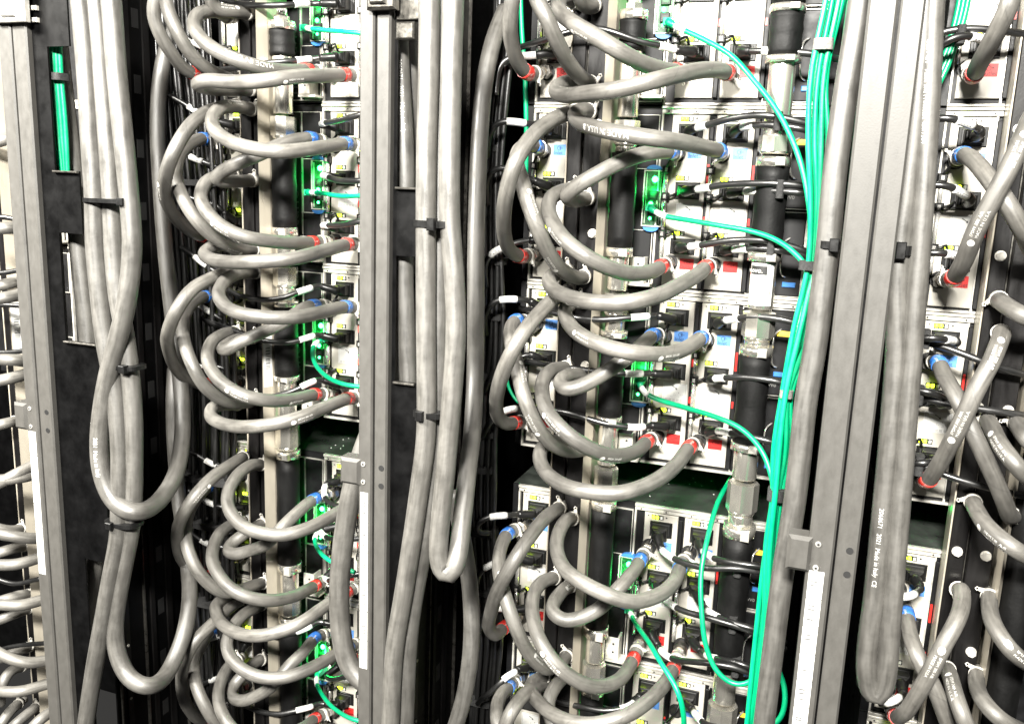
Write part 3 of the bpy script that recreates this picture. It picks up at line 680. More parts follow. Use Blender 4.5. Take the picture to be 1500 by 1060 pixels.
pr = pipe(0.96, RX['middle'] + 0.1485, zseg(xb, [('ins', -200, 8), ('ring', 8, 19), ('ins', 19, 82), ('ring', 83, 93), ('tube', 93, 205), ('nut', 196, 226), ('ring', 230, 244), ('ins', 244, 368), ('ring', 369, 382), ('tube', 382, 452), ('nut', 452, 498),
     ('tube', 498, 506), ('ring', 506, 520), ('ins', 520, 646), ('ring', 647, 658), ('tube', 658, 700), ('nut', 700, 752), ('tube', 752, 768), ('ring', 768, 784), ('ins', 784, 978), ('tube', 978, 1026), ('nut', 1026, 1066), ('tube', 1066, 1200)]),
     'black sleeved pipe with a printed steel coupling beside the green cables')
# printed label on the steel coupling
cx = RX['middle'] + 0.1485; zc = at(xb(408), 408, PD_).z
def on_pipe(a, z, r=0.0182): return Vector((cx + r * math.sin(a), -PD_ - r * math.cos(a), z))
def pipe_patch(a0, a1, z0, z1, r=0.0181):
    m = MB(); n = 10; vs = []
    for z in (z0, z1): vs += [on_pipe(a0 + (a1 - a0) * k / n, z, r) for k in range(n + 1)]
    m.add(vs, [(k, k + 1, n + 2 + k, n + 1 + k) for k in range(n)], True); return m
lb = pipe_patch(-1.0, 0.9, zc - 0.036, zc + 0.022).build('maker_label', 'label_white', pr)
pipe_patch(-0.95, 0.35, zc + 0.006, zc + 0.018, 0.0183).build('maker_band', 'print_black', lb)
def pipe_text(s, size, a0, z, mt, par):
    vs, fs = glyphs(s, size); m = MB(); m.add([on_pipe(a0 + x / 0.0184, z + y, 0.0185) for x, y in vs], fs); m.build('lettering', mt, par)
pipe_text('Lenovo.', 0.0094, -1.62, zc + 0.0088, 'print_white', lb)
pipe_text('CE', 0.009, 0.25, zc - 0.020, 'print_black', lb)

# ------------------------------------------------------------------ coolant hoses
HR = 0.0104
NTH = 'topmost second third fourth fifth sixth seventh eighth ninth tenth eleventh twelfth thirteenth fourteenth fifteenth sixteenth seventeenth eighteenth nineteenth twentieth twenty-first twenty-second lowest'.split()
ROWS_SEEN = {}
def band(mb, W, i, half, r, n=18):
    """short sleeve round the curve W at point i"""
    L0 = 0; a = i
    while a > 0 and L0 < half: L0 += (W[a] - W[a-1]).length; a -= 1
    L1 = 0; b = i
    while b < len(W) - 1 and L1 < half: L1 += (W[b] - W[b+1]).length; b += 1
    seg = W[a:b+1]
    if len(seg) < 2: return mb
    mb.tube(seg, r, n); return mb
def clamp(par, p, t, r, ring='zinc'):
    """worm-drive clamp round a hose end"""
    t = t.normalized()
    q = MB().cyl(p - t * 0.0042, p + t * 0.0042, r + 0.0009, n=20).build('hose_clamp', ring, par)
    n = (CAM - p); n = (n - t * n.dot(t)).normalized(); s = t.cross(n)
    c = p + n * (r * 0.75) + s * (r * 0.85)
    MB().cyl(c - s * 0.004 - n * 0.001, c + s * 0.0045 - n * 0.001, 0.0030, n=8).build('clamp_screw', ring, q)
    MB().tube([c + s * 0.0035, c + s * 0.007 + n * 0.002, c + s * 0.009 + t * 0.002, c + s * 0.007 - n * 0.002 + t * 0.003, c + s * 0.0035], 0.0009, 6).build('clamp_ear', ring, q)
def hose(trace, label, end=None, kind=None, start='clamp', d0=0.056, d1=0.058, bump=0.12, text=None, pw=0.8, r=HR, group='grey coolant hoses', name='coolant_hose', mtl='hose', tail=None):
    """trace: manifold end first, sleeve at the supply end last"""
    W = lift(trace, d0, d1, bump, pw)
    bp = None
    if end:
        bp = barb(*end); lab = W[-1]
        e = lab.lerp(bp, 0.36)
        W = W[:-1] + spline([W[-2], lab, e], 0.004)[1:]
    W = resample(smooth(resample(W, 0.0035), 5), 0.0035)
    base = W[-1] if end else W[0]
    o = MB().tube(W, r, 16).build(name, mtl, origin=base)
    tag(o, label, 'hose', group)
    if start == 'clamp':
        t = (W[3] - W[0]).normalized(); clamp(o, W[2], t, r)
        MB().cyl(W[0] + Vector((0, 0.012, 0)), W[0] + t * 0.004, 0.0078, n=14).build('barb_fitting', 'zinc', o)
    if end:
        i = nearest(W, lab); sl = 'red_sleeve' if kind == 'out' else 'blue_sleeve'
        m = MB(); band(m, W, max(3, i - 1), 0.0078, r + 0.0006, 20); so = m.build('marker_sleeve', sl, o)
        tm = MB(); wrap_text(tm, W, max(0, i - 4), r + 0.0007, 'OUTLET' if kind == 'out' else 'INLET', 0.0042, 0.1)
        if tm.v: tm.build('lettering', 'print_white', so)
        t = (W[-1] - W[-4]).normalized(); clamp(o, W[-1] + t * 0.001, t, r)
        fit = MB(); e = W[-1]; ax = (bp - e); L_ = ax.length; ax.normalize()
        fit.tube([e, e + ax * (L_ * 0.35), bp + Vector((0, -0.014, 0)), bp + Vector((0, -0.004, 0))], 0.0078, 14); fo = fit.build('quick_coupling', 'brass', o)
        MB().cyl(e + ax * (L_ * 0.18), e + ax * (L_ * 0.42), 0.0100, n=6).build('coupling_nut', 'chrome', fo)
        MB().cyl(bp + Vector((0, -0.020, 0)), bp + Vector((0, -0.010, 0)), 0.0108, n=6).build('coupling_nut', 'dark_metal', fo)
    for (s, px, py, size, phi, rev) in text or ():
        tm = MB(); i = near_px(W, px, py)
        if s == 'EPDM':                          # oval mark and two lines
            z = size * 0.62; q = 0.62 * z / r
            wrap_text(tm, W, i, r, '\u25cf', z * 3.4, phi, rev)
            if not tm.v: continue
            k = max(1, int(2.6 * z / 0.0035)) * (-1 if rev else 1)
            i2 = min(max(i + k, 0), len(W) - 1)
            wrap_text(tm, W, i2, r, 'EPDM 300 AIR', z, phi + q, rev, W[i]); wrap_text(tm, W, i2, r, 'MADE IN U.S.A.', z, phi - q, rev, W[i])
        else: wrap_text(tm, W, i, r, s, size, phi, rev)
        if tm.v: tm.build('lettering', 'print_white', o)
    return W
PRINT = 'EPDM'
def hl(kind, col, row, rack, extra=''):
    return 'grey hose to the %s, %s, %s chassis, %s' % ('red outlet' if kind == 'out' else 'blue inlet', COLN[col], row, RACKS[rack])
def H(rack, row, col, kind, trace, **k):
    W = hose(trace, hl(kind, col, row, rack), (rack, row, col, kind), kind, **k)
E = PRINT
U = 'MADE IN U.S.A.'
# first rack
H('first','top','manifold','out', [(252,-60),(236,-25),(227,0),(225,23),(236,54),(252,79),(268,100),(283,108),(290,109)], start=None, d0=0.12, bump=0.05)
hose([(345,118),(327,113),(302,100),(279,79),(261,50),(249,23),(243,0),(246,-30),(262,-60)], 'grey hose rising out of view above the crossing hoses, first rack', d1=0.12, bump=0.09)
hose([(368,20),(340,17),(318,14),(308,4),(312,-14),(340,-30),(400,-32)], 'cut-off hose loop at the top of the bright bar, first rack', d1=0.08, bump=0.07, text=[(E,345,20,0.006,-0.7,False)])
H('first','top','pipe','out', [(335,26,0.06),(318,17),(304,17),(289,22),(284,36),(295,57),(318,75),(347,88),(381,99),(415,104),(438,104),(450,103)], bump=0.15, text=[(U,395,103,0.010,-0.5,True)])
H('first','top','green','out', [(373,131,0.056),(336,131,0.11),(304,129,0.17),(289,124,0.20),(302,118,0.21),(336,120,0.20),(381,119),(427,113),(475,111),(504,110)], bump=0.16, text=[(E,410,118,0.006,-0.6,False)])
H('first','second','green','in', [(370,161),(345,156),(322,159),(311,172),(313,188),(331,204),(359,215),(404,222),(449,219),(488,213),(506,210)], bump=0.17, text=[(E,330,158,0.006,0.6,True)])
H('first','second','pipe','in', [(374,264),(345,266),(322,266,0.14),(313,264,0.15),(322,254,0.15),(347,240),(381,226),(415,210),(440,204),(456,202)], bump=0.10)
H('first','second','pipe','out', [(345,255,0.06),(318,259),(302,267),(294,286),(302,308),(327,333),(359,347),(404,354),(440,356),(457,355)], bump=0.16, text=[(E,318,325,0.006,-0.6,False)])
H('first','second','manifold','out', [(350,154),(327,157),(297,168),(275,188),(254,224),(243,256),(241,283),(252,311),(272,333),(288,343),(297,346)], bump=0.17, text=[(E,245,265,0.006,-1.0,False)])
H('first','second','manifold','in', [(376,366),(345,364),(313,347),(286,320),(268,290),(257,258),(261,232),(274,214),(290,205),(299,203)], bump=0.14, text=[(E,350,365,0.006,0.6,False)])
H('first','second','green','out', [(345,358,0.06),(322,359),(307,364),(299,372),(308,379),(336,384),(381,383),(427,379),(472,368),(496,361),(508,358)], bump=0.18)
H('first','third','green','in', [(376,399),(347,401),(327,414),(320,431),(331,449),(349,458),(381,464),(427,465),(472,457),(495,451),(506,449)], bump=0.18)
H('first','third','pipe','in', [(374,494,0.056),(350,497,0.10),(334,504,0.14),(324,512,0.16),(334,512,0.165),(347,503,0.16),(381,488,0.14),(415,472),(442,453),(460,447)], bump=0.10)
H('first','third','manifold','out', [(352,396),(334,399),(309,408),(279,426),(258,456),(245,492),(248,515),(259,540),(275,555),(290,561),(299,562)], bump=0.17)
H('first','third','manifold','in', [(377,584),(363,589),(340,590),(318,581),(297,562),(282,535),(270,501),(268,474),(275,452),(290,438),(302,434)], bump=0.15)
H('first','third','pipe','out', [(348,486,0.06),(329,489),(311,500),(304,519),(309,540),(327,562),(354,578),(388,586),(427,585),(450,580),(461,577)], bump=0.17, text=[(E,418,586,0.0065,-0.7,False),(E,335,570,0.006,-0.5,False)])
H('first','third','green','out', [(350,592,0.06),(326,593),(311,597),(308,608),(322,619),(354,625),(393,622),(431,614),(472,598),(495,589),(509,583)], bump=0.18, text=[(E,425,616,0.0065,-0.5,False)])
H('first','fourth','green','in', [(385,680),(366,682),(347,697),(334,722),(335,744),(354,769),(381,780),(415,783),(449,774),(483,757),(500,747),(514,735)], bump=0.17)
H('first','fourth','pipe','in', [(386,766),(376,771),(359,781),(341,794,0.13),(333,806,0.15),(345,811,0.155),(368,805,0.15),(393,794),(415,770),(445,742),(461,730)], bump=0.11)
H('first','fourth','manifold','out', [(358,668),(345,676),(309,701),(282,731),(263,765),(260,794),(266,817),(280,834),(298,842)], bump=0.17, text=[(E,300,708,0.006,0.7,False)])
H('first','fourth','manifold','in', [(387,853),(368,858),(345,866),(327,867),(309,857),(288,833),(275,803),(272,776),(277,749),(290,727),(305,712)], bump=0.15, text=[(E,380,855,0.006,0.0,True)])
H('first','fourth','pipe','out', [(352,764,0.06),(338,769),(322,781),(313,799),(311,821),(322,844),(337,861),(363,874),(393,879),(427,874),(449,864),(461,858)], bump=0.17)
H('first','fourth','green','out', [(348,870,0.06),(328,876),(316,887),(319,904),(334,920),(363,930),(397,928),(438,913),(472,890),(490,878),(507,868)], bump=0.17)
H('first','bottom','green','in', [(385,884),(376,889),(359,898),(343,915),(332,940),(337,961),(354,979),(381,991),(415,992),(449,981),(483,963),(510,948)], bump=0.16)
H('first','bottom','pipe','in', [(387,965),(378,967),(359,984),(342,1004,0.13),(338,1019,0.15),(354,1026,0.155),(377,1018,0.15),(399,1004),(422,976),(445,954),(461,933)], bump=0.10)
H('first','bottom','manifold','out', [(352,878),(336,890),(309,915),(286,938),(271,967),(266,997),(270,1024),(285,1048),(302,1058)], bump=0.16)
H('first','bottom','manifold','in', [(390,1085),(350,1080),(318,1060),(304,1040),(291,1013),(284,983),(287,962),(298,940),(308,924)], bump=0.15)
H('first','bottom','pipe','out', [(350,965,0.06),(335,976),(323,999),(320,1024),(329,1051),(350,1075),(390,1085),(430,1072),(452,1060),(461,1052)], bump=0.16)
# middle rack
H('middle','top','manifold','out', [(790,-70),(764,-40),(752,-8),(747,34),(749,61),(757,88),(765,101),(772,108)], start=None, d0=0.14, bump=0.06)
hose([(868,124),(848,111),(830,88),(814,57),(800,25),(787,0),(782,-30),(795,-60)], 'grey hose rising out of view in front of the manifold, middle rack', d1=0.14, bump=0.10)
H('middle','top','pipe','out', [(842,5,0.06),(830,-3,0.09),(819,3),(818,14),(839,34),(873,54),(907,75),(941,93),(975,103),(992,104)], bump=0.15, text=[(E,845,43,0.0065,-1.0,False)])
hose([(872,6),(864,10),(852,4),(848,-14),(858,-40)], 'cut-off hose stub on the manifold at the top edge, middle rack', d1=0.12, bump=0.03)
H('middle','top','green','out', [(845,118,0.06),(828,122),(815,128),(815,136),(830,140),(861,137),(907,131),(952,120),(997,109),(1030,103),(1053,103),(1066,107)], bump=0.17, text=[(E,880,136,0.006,-1.2,False)])
H('middle','second','green','in', [(866,164),(852,161),(841,168),(848,179),(873,188),(907,195),(952,202),(997,208),(1031,216),(1055,221)], bump=0.15, text=[(U + ' B',925,198,0.0105,0.2,True)])
H('middle','second','pipe','in', [(864,289),(852,292),(838,293,0.13),(830,287,0.15),(843,274,0.16),(873,256,0.16),(907,238,0.14),(934,228),(966,222),(984,222)], bump=0.10)
H('middle','second','pipe','out', [(842,276,0.06),(822,281),(808,289),(803,306),(811,329),(830,354),(859,376),(891,392),(925,401),(956,397),(969,390)], bump=0.17, text=[(E,812,335,0.006,-0.9,False)])
H('middle','second','green','out', [(832,395,0.06),(815,401),(804,408),(809,422),(834,435),(873,443),(918,443),(963,433),(997,417),(1022,402),(1034,391)], bump=0.18, text=[(E,835,437,0.006,-1.2,False)])
H('middle','second','manifold','out', [(845,163),(826,168),(807,177),(782,197),(762,224),(754,240),(743,277),(738,311),(739,345),(747,367),(762,376)], bump=0.18)
H('middle','second','manifold','in', [(858,404),(847,407),(825,397),(805,372),(787,333),(773,295),(765,265),(757,240),(759,222),(772,212),(786,214)], bump=0.15, text=[(E,815,388,0.0065,0.7,False),(E,772,285,0.0065,0.6,True)])
H('middle','third','green','in', [(850,440,0.06),(836,444),(827,456),(839,481),(866,499),(907,513),(941,518),(986,517),(1015,504),(1027,494)], bump=0.17, text=[(E,848,490,0.0065,-0.2,False),(E,957,521,0.0075,-0.6,False)])
H('middle','third','pipe','in', [(862,549),(845,549),(829,551,0.13),(820,561,0.16),(829,570,0.175),(852,565,0.17),(884,547,0.15),(918,524),(945,501),(957,490)], bump=0.11)
H('middle','third','manifold','out', [(835,425),(811,438),(790,459),(766,488),(748,519),(734,553),(727,587),(730,610),(741,620),(754,619)], bump=0.18)
H('middle','third','manifold','in', [(862,655),(843,660),(825,658),(802,644),(782,615),(766,576),(757,535),(749,503),(748,481),(756,468)], bump=0.15, text=[(E,790,630,0.0065,0.6,False),(E,757,535,0.0065,0.7,True)])
H('middle','third','pipe','out', [(832,538,0.06),(807,543),(796,556),(794,576),(802,603),(825,630),(857,653),(895,667),(929,662),(948,646)], bump=0.18, text=[(E,803,608,0.0065,-0.7,False),(E,873,663,0.0075,-0.7,False)])
H('middle','third','green','out', [(825,645,0.06),(800,650),(792,659),(791,674),(800,692),(825,710),(861,720),(907,722),(952,708),(986,685),(1010,654)], bump=0.19)
H('middle','fourth','green','in', [(841,759),(829,762),(817,785),(816,808),(827,833),(857,855),(895,873),(925,881),(963,872),(986,854),(997,829)], bump=0.18)
H('middle','fourth','pipe','in', [(838,856),(826,863),(811,883,0.14),(810,897,0.165),(825,908,0.17),(852,904,0.165),(879,890,0.155),(902,866),(925,840),(938,820)], bump=0.12, text=[(E,822,868,0.0065,-0.2,True)])
H('middle','fourth','manifold','out', [(822,742),(799,758),(775,787),(753,821),(731,860),(719,897),(716,917),(725,929),(738,919)], bump=0.17)
H('middle','fourth','manifold','in', [(832,958),(818,972),(802,979),(789,972),(771,951),(755,917),(741,877),(732,843),(731,815),(736,795),(743,781)], bump=0.15, text=[(E,735,842,0.0065,0.1,True),(E,775,955,0.0065,0.6,True)])
H('middle','fourth','pipe','out', [(815,845,0.06),(793,853),(782,870),(780,899),(791,938),(816,974),(850,999),(879,1005),(907,995),(928,965)], bump=0.18, text=[(E,795,950,0.0065,-0.7,False)])
H('middle','fourth','green','out', [(800,990,0.06),(779,1000),(778,1012),(802,1040),(834,1056),(873,1060),(918,1047),(952,1024),(975,999),(987,978)], bump=0.18)
hose([(842,985),(825,992),(810,1010),(803,1030),(810,1060),(840,1090)], 'dark hose curling down beside the lowest bolt, middle rack', d1=0.16, bump=0.04)
H('middle','bottom','manifold','in', [(800,1110),(760,1100),(738,1082),(729,1060),(728,1035),(734,1018),(746,1006)], bump=0.14)
hose([(800,1000),(768,1017),(750,1040),(741,1058),(737,1080),(745,1100)], 'short grey hose dropping out of view at the bottom, middle rack', d1=0.16, bump=0.10)
# last rack
def HL(row, kind, trace, **k): H('last', row, 'manifold', kind, trace, **k)
HL('top','out', [(1500,-70),(1485,-20),(1476,14),(1456,54),(1436,91),(1426,112)], start=None, d0=0.13, d1=0.05, bump=0.07)
HL('second','in', [(1530,400,0.06),(1512,368,0.11),(1496,334),(1476,299),(1449,262),(1424,233),(1409,226)], d1=0.05, bump=0.12)
HL('second','out', [(1540,140,0.06),(1515,166,0.12),(1500,197,0.17),(1479,245,0.19),(1456,289,0.19),(1432,333,0.18),(1412,382,0.14),(1397,408,0.09)], d1=0.05, text=[(E,1425,352,0.0075,0.0,True),(E,1500,200,0.0075,0.0,False)])
hose([(1461,437),(1476,449),(1500,463),(1530,475)], 'dark hose leaving the manifold to the edge, upper of the last rack', d1=0.12, bump=0.06)
HL('third','out', [(1464,488,0.056),(1468,487,0.09),(1463,503,0.14),(1452,530,0.16),(1432,567,0.17),(1405,625,0.165),(1378,676,0.12),(1358,706,0.07)], text=[(E,1462,505,0.0075,0.1,False),(E,1398,640,0.008,0.1,True)])
HL('third','in', [(1487,752,0.056),(1480,757,0.08),(1474,742,0.11),(1462,712,0.13),(1449,683,0.14),(1428,639,0.145),(1405,588,0.13),(1384,552,0.09),(1375,530,0.055)])
hose([(1444,612),(1452,624),(1466,652),(1490,683),(1525,715)], 'printed grey hose leaving the manifold below the crossing hoses, last rack', d1=0.13, bump=0.07, text=[(E,1458,640,0.0075,-0.4,False)])
hose([(1488,616),(1494,628),(1506,645),(1530,665)], 'short dark hose cut by the edge, last rack', d1=0.12, bump=0.05)
hose([(1424,732),(1431,748),(1450,775),(1484,802),(1530,828)], 'grey hose sweeping to the edge beside the empty slot, last rack', d1=0.14, bump=0.08, text=[(E,1440,772,0.0075,-0.9,False)])
HL('fourth','out', [(1402,864,0.056),(1409,865,0.09),(1408,890,0.13),(1400,912,0.155),(1382,945,0.17),(1358,992,0.165),(1330,1038,0.13),(1312,1052,0.07)], text=[(E,1385,945,0.008,0.1,False)])
HL('fourth','in', [(1400,1090,0.10),(1385,1050,0.13),(1368,1006,0.14),(1345,962,0.13),(1332,924,0.09),(1328,898,0.055)], start=None)
hose([(1386,976),(1392,990),(1399,1016),(1412,1053),(1430,1090)], 'printed grey hose dropping beside the crossing hoses, last rack', d1=0.13, bump=0.07, text=[(E,1394,995,0.008,-0.2,False)])
hose([(1450,870),(1449,884),(1457,917),(1480,951),(1520,980)], 'grey hose curving to the edge from the second channel, last rack', d1=0.13, bump=0.07, text=[(E,1470,940,0.0075,0.2,False)])
hose([(1433,985),(1430,997),(1440,1026),(1462,1050),(1500,1072)], 'grey hose curving to the edge low on the second channel, last rack', d1=0.13, bump=0.07)
# slice of the rack beyond the first post
FAR = [([(30,190),(18,199),(6,205),(-30,214)], 'dark', HR), ([(30,333),(10,334),(-30,336)], 'pale', HR), ([(38,428),(18,434),(0,437),(-40,442)], 'pale', HR),
       ([(36,408),(18,414),(0,418),(-40,424)], 'dark', HR), ([(42,530),(20,527),(-30,526)], 'pale', HR), ([(44,546),(20,553),(0,557),(-40,562)], 'pale', HR), ([(24,616),(8,620),(-30,628)], 'dark', HR),
       ([(52,680),(24,694),(0,707),(-40,722)], 'pale', HR), ([(54,694),(25,700),(0,703),(-40,706)], 'pale', HR), ([(34,773),(15,777),(-10,772),(-40,766)], 'dark', HR), ([(62,788),(40,788),(20,785),(0,782),(-40,772)], 'pale', HR),
       ([(38,799),(18,803),(0,809),(-40,818)], 'dark', HR), ([(62,815),(25,826),(0,827),(-40,824)], 'pale', HR), ([(66,877),(30,886),(0,885),(-40,878)], 'pale', HR), ([(44,870),(26,872),(0,880),(-30,886)], 'dark', HR), ([(46,889),(25,897),(0,907),(-40,920)], 'dark', HR),
       ([(74,966),(40,970),(15,964),(-5,954),(-30,935)], 'pale', HR), ([(46,946),(30,951),(10,960),(-30,975)], 'dark', HR), ([(36,974),(12,985),(3,1002),(0,1030)], 'dark', HR), ([(76,999),(30,1012),(0,1012),(-40,1006)], 'pale', HR), ([(30,1028),(14,1042),(0,1062),(-10,1090)], 'dark', HR), ([(55,1034),(44,1042),(20,1062),(0,1085)], 'dark', HR), ([(84,1038),(64,1049),(48,1064),(30,1090)], 'pale', HR)]
for i, (t, tone, r) in enumerate(FAR):
    hose(t, '%s hose, %s of those beyond the slim grey post' % ('shaded' if tone == 'dark' else 'lit', NTH[i]), d0=0.06 if tone == 'dark' else 0.15, d1=0.12 if tone == 'dark' else 0.2, bump=0.03,
         start='clamp' if tone == 'dark' else None, group='hoses of the rack beyond the first post')

# ------------------------------------------------------------------ thick grey power cables
def big(trace, label, d, r, text=None):
    W = lift([(p[0], p[1], p[2] if len(p) > 2 else d) for p in trace], d, d, 0)
    W = resample(smooth(resample(W, 0.005), 8), 0.005)
    o = MB().tube(W, r, 20).build('feeder_cable', 'big_cable', origin=W[0]); tag(o, label, 'cable', 'thick grey power cables')
    for (s, px, py, size, phi, rev) in text or ():
        tm = MB(); wrap_text(tm, W, near_px(W, px, py), r, s, size, phi, rev)
        if tm.v: tm.build('lettering', 'print_white', o)
    return W
GR = 0.0130
big([(112,-60),(118,0),(127,108),(133,215),(138,287),(139,358),(144,412),(154,501),(168,573),(175,645),(176,698),(175,740),(174,782),(161,852),(150,913),(140,967),(129,1038),(122,1090)], 'thick grey cable nearest the black window plate, running the full height', 0.350, GR)
big([(136,-60),(141,0),(149,108),(158,215),(163,287),(166,358),(172,430),(183,490),(190,540),(195,600),(196,690),(193,766),(179,841),(168,913),(172,959),(190,995),(215,1006),(244,988,0.28),(269,931,0.23),(278,877,0.19),(276,834,0.15),(268,770,0.12),(261,720,0.10),(255,640,0.09),(254,580,0.08),(256,540,0.06)], 'thick grey cable with the lower hanging loop beside the first post', 0.340, GR)
big([(158,-60),(163,0),(171,108),(182,215),(190,297),(194,358),(192,394),(181,465),(161,537),(148,609),(145,663),(153,709),(172,742),(196,751),(226,741,0.31),(251,709,0.26),(263,673,0.21),(268,627,0.17),(266,573,0.14),(257,501,0.12),(251,448,0.11),(243,376,0.10),(236,287,0.09),(231,179,0.08),(236,108,0.07),(247,61,0.05),(262,30,0.03)], 'thick grey cable with the upper hanging loop beside the first post', 0.358, GR,
    [('2021  Made in Italy', 152,640,0.008,-0.4,False)])
big([(76,-60),(82,20),(92,120),(102,200),(109,260),(113,345),(121,420),(129,500),(136,600),(140,700),(141,815),(133,860),(126,905),(124,950)], 'grey cable seen through the windows of the first black plate', 0.286, 0.0130)
big([(143,870,0.235),(136,905,0.24),(128,940,0.25),(124,958,0.25),(130,975,0.24)], 'short bright grey cable end below the first black plate', 0.24, 0.012)
HRR = 0.0124
big([(628,-60),(629,0),(628,108),(625,215),(624,323),(624,376),(624,483),(625,591),(624,645),(618,690),(604,788),(590,877),(578,949),(572,1060),(570,1100)], 'thick grey cable nearest the second black plate, running the full height', 0.350, HRR)
big([(645,-60),(645,0),(644,108),(643,215),(643,323),(643,448),(641,591),(634,700),(622,788),(608,865),(599,931),(593,1060),(592,1100)], 'thick grey cable behind the tied pair, middle of the second bundle', 0.330, HRR)
big([(666,-60),(664,0),(661,108),(659,215),(659,323),(665,400),(668,483),(664,555),(658,627),(652,698),(646,752),(642,805),(644,835),(655,850),(667,833),(678,752,0.31),(686,680,0.26),(691,645,0.23),(696,555,0.17),(697,448,0.16),(697,376,0.15),(698,323,0.14),(702,215,0.12),(709,125,0.10),(722,61,0.07),(740,15,0.03)], 'thick grey cable with the narrow hanging loop beside the middle post', 0.350, HRR)
big([(664,720,0.17),(672,760,0.17),(681,805,0.17),(690,877,0.18),(690,949,0.19),(680,1020,0.2),(660,1085,0.21)], 'thick grey cable bending away below the narrow loop', 0.17, HRR)
big([(578,-60),(582,0),(586,100),(592,200),(594,280),(592,380),(595,480),(598,560),(600,640),(602,720)], 'grey printed cable seen through the windows of the second black plate', 0.305, 0.0118, [('2060671   2021   Made in Italy', 584,90,0.007,0.0,False)])
big([(598,-40),(600,60),(603,160),(605,280),(606,400)], 'shaded grey cable behind the upper window of the second plate', 0.28, 0.010)
big([(575,560,0.19),(548,620,0.20),(530,665,0.21),(521,695),(512,735),(502,799),(497,865),(499,922),(508,967),(521,990),(540,1003)], 'thick grey cable hanging in a bow behind the middle post', 0.22, 0.0155)
big([(1268,-50),(1260,10),(1250,70),(1235,160),(1222,260),(1214,350),(1204,430),(1194,510),(1180,590),(1172,670),(1162,750),(1150,818),(1139,898),(1129,980),(1118,1070),(1115,1100)], 'thick grey cable tied along the green side of the broad post', 0.27, 0.0128)
big([(1360,-50),(1355,0),(1348,96),(1338,192),(1329,273),(1320,340),(1314,405),(1314,500),(1308,590),(1300,680),(1290,780),(1279,886),(1269,962),(1272,1012),(1285,1028),(1296,1003),(1303,924),(1312,811),(1321,698),(1330,580),(1338,470),(1345,380),(1354,250),(1361,120),(1366,0),(1370,-50)], 'printed grey cable looping down the far side of the broad post', 0.28, 0.0118,
    [('450/750V   Fixed and Protected 450/750V', 1364,60,0.006,-0.2,True), ('2060671   2021  Made in Italy  CE', 1296,740,0.0068,-0.1,False)])

# ties round cables
def tie(cx, cy, wpx, d, ry, h, name, mtl, label, group='cable ties', tilt=0.0, head=None):
    c = at(cx, cy, d); w_ = (at(cx + wpx / 2, cy, d).x - at(cx - wpx / 2, cy, d).x) / 2
    m = MB(); n = 28; o = 0; vs = []
    for dz, g in ((-h/2, 1), (h/2, 1)):
        for k in range(n):
            a = 2*math.pi*k/n; ca, sa = math.cos(a), math.sin(a)
            q = 0.55
            x = w_ * math.copysign(abs(ca) ** q, ca); y = ry * math.copysign(abs(sa) ** q, sa)
            vs.append((c.x + x * g, c.y + y * g, c.z + dz + tilt * x))
    fs = [(k, (k+1) % n, n + (k+1) % n, n + k) for k in range(n)]
    fs += [tuple(reversed(range(n))), tuple(range(n, 2*n))]
    m.add(vs, fs, False); ob = m.build(name, mtl, origin=c); tag(ob, label, 'cable tie', group)
    if head:
        hx = at(head, cy, d).x; z = c.z + tilt * (hx - c.x)
        MB().box((hx - 0.005, c.y - ry - 0.006, z - h * 0.9), (hx + 0.005, c.y - ry + 0.004, z + h * 0.9), 0.001).build('tie_head', mtl, ob)
    return ob
tie(161, 294, 64, 0.350, 0.019, 0.0055, 'zip_tie', 'black_plastic', 'black zip tie round the three thick cables beside the first plate', head=194)
tie(186, 536, 40, 0.343, 0.018, 0.006, 'zip_tie', 'black_plastic', 'black zip tie behind the upper hanging loop', head=195)
tie(182, 764, 42, 0.345, 0.0185, 0.006, 'zip_tie', 'black_plastic', 'black zip tie just under the upper hanging loop', head=176)
tie(640, 328, 60, 0.345, 0.019, 0.008, 'zip_tie', 'black_plastic', 'black zip tie round three thick cables beside the middle post', head=643)
tie(631, 604, 42, 0.342, 0.0195, 0.007, 'zip_tie', 'black_plastic', 'black zip tie round two thick cables, low beside the second plate', head=626)
tie(1217, 358, 32, 0.27, 0.016, 0.008, 'zip_tie', 'black_plastic', 'black zip tie on the cable along the broad post', head=1222)
tie(1320, 366, 30, 0.28, 0.015, 0.010, 'zip_tie', 'black_plastic', 'black zip tie on the printed cable beside the broad post', head=1318)
tie(1283, 1000, 60, 0.25, 0.016, 0.006, 'zip_tie', 'black_plastic', 'black zip tie near the foot of the printed cable loop')

# ------------------------------------------------------------------ green network cables
GC = 0.0037
def green(trace, label, d0, d1, bump=0.0, plug=True, r=GC):
    W = lift(trace, d0, d1, bump); W = resample(smooth(resample(W, 0.004), 6), 0.004)
    o = MB().tube(W, r, 10).build('network_cable', 'green_cable', origin=W[0]); tag(o, label, 'network cable', 'green network cables')
    if plug:
        t = (W[2] - W[0]).normalized()
        MB().box(W[0] + Vector((-0.006, -0.004, -0.005)), W[0] + Vector((0.006, 0.022, 0.005)), 0.001).build('plug', 'label_clear', o)
        m = MB(); i = min(len(W) - 2, 5); m.tube(W[3:i + 3], r + 0.0008, 12); m.build('white_sleeve', 'label_white', o)
        m = MB(); m.tube(W[0:4], [r + 0.0022, r + 0.0018, r + 0.001, r + 0.0006][:len(W[0:4])], 12); m.build('boot', 'green_cable', o)
    return W
mat('label_clear', (0.03, 0.42, 0.2), 0.25, coat=0.3)
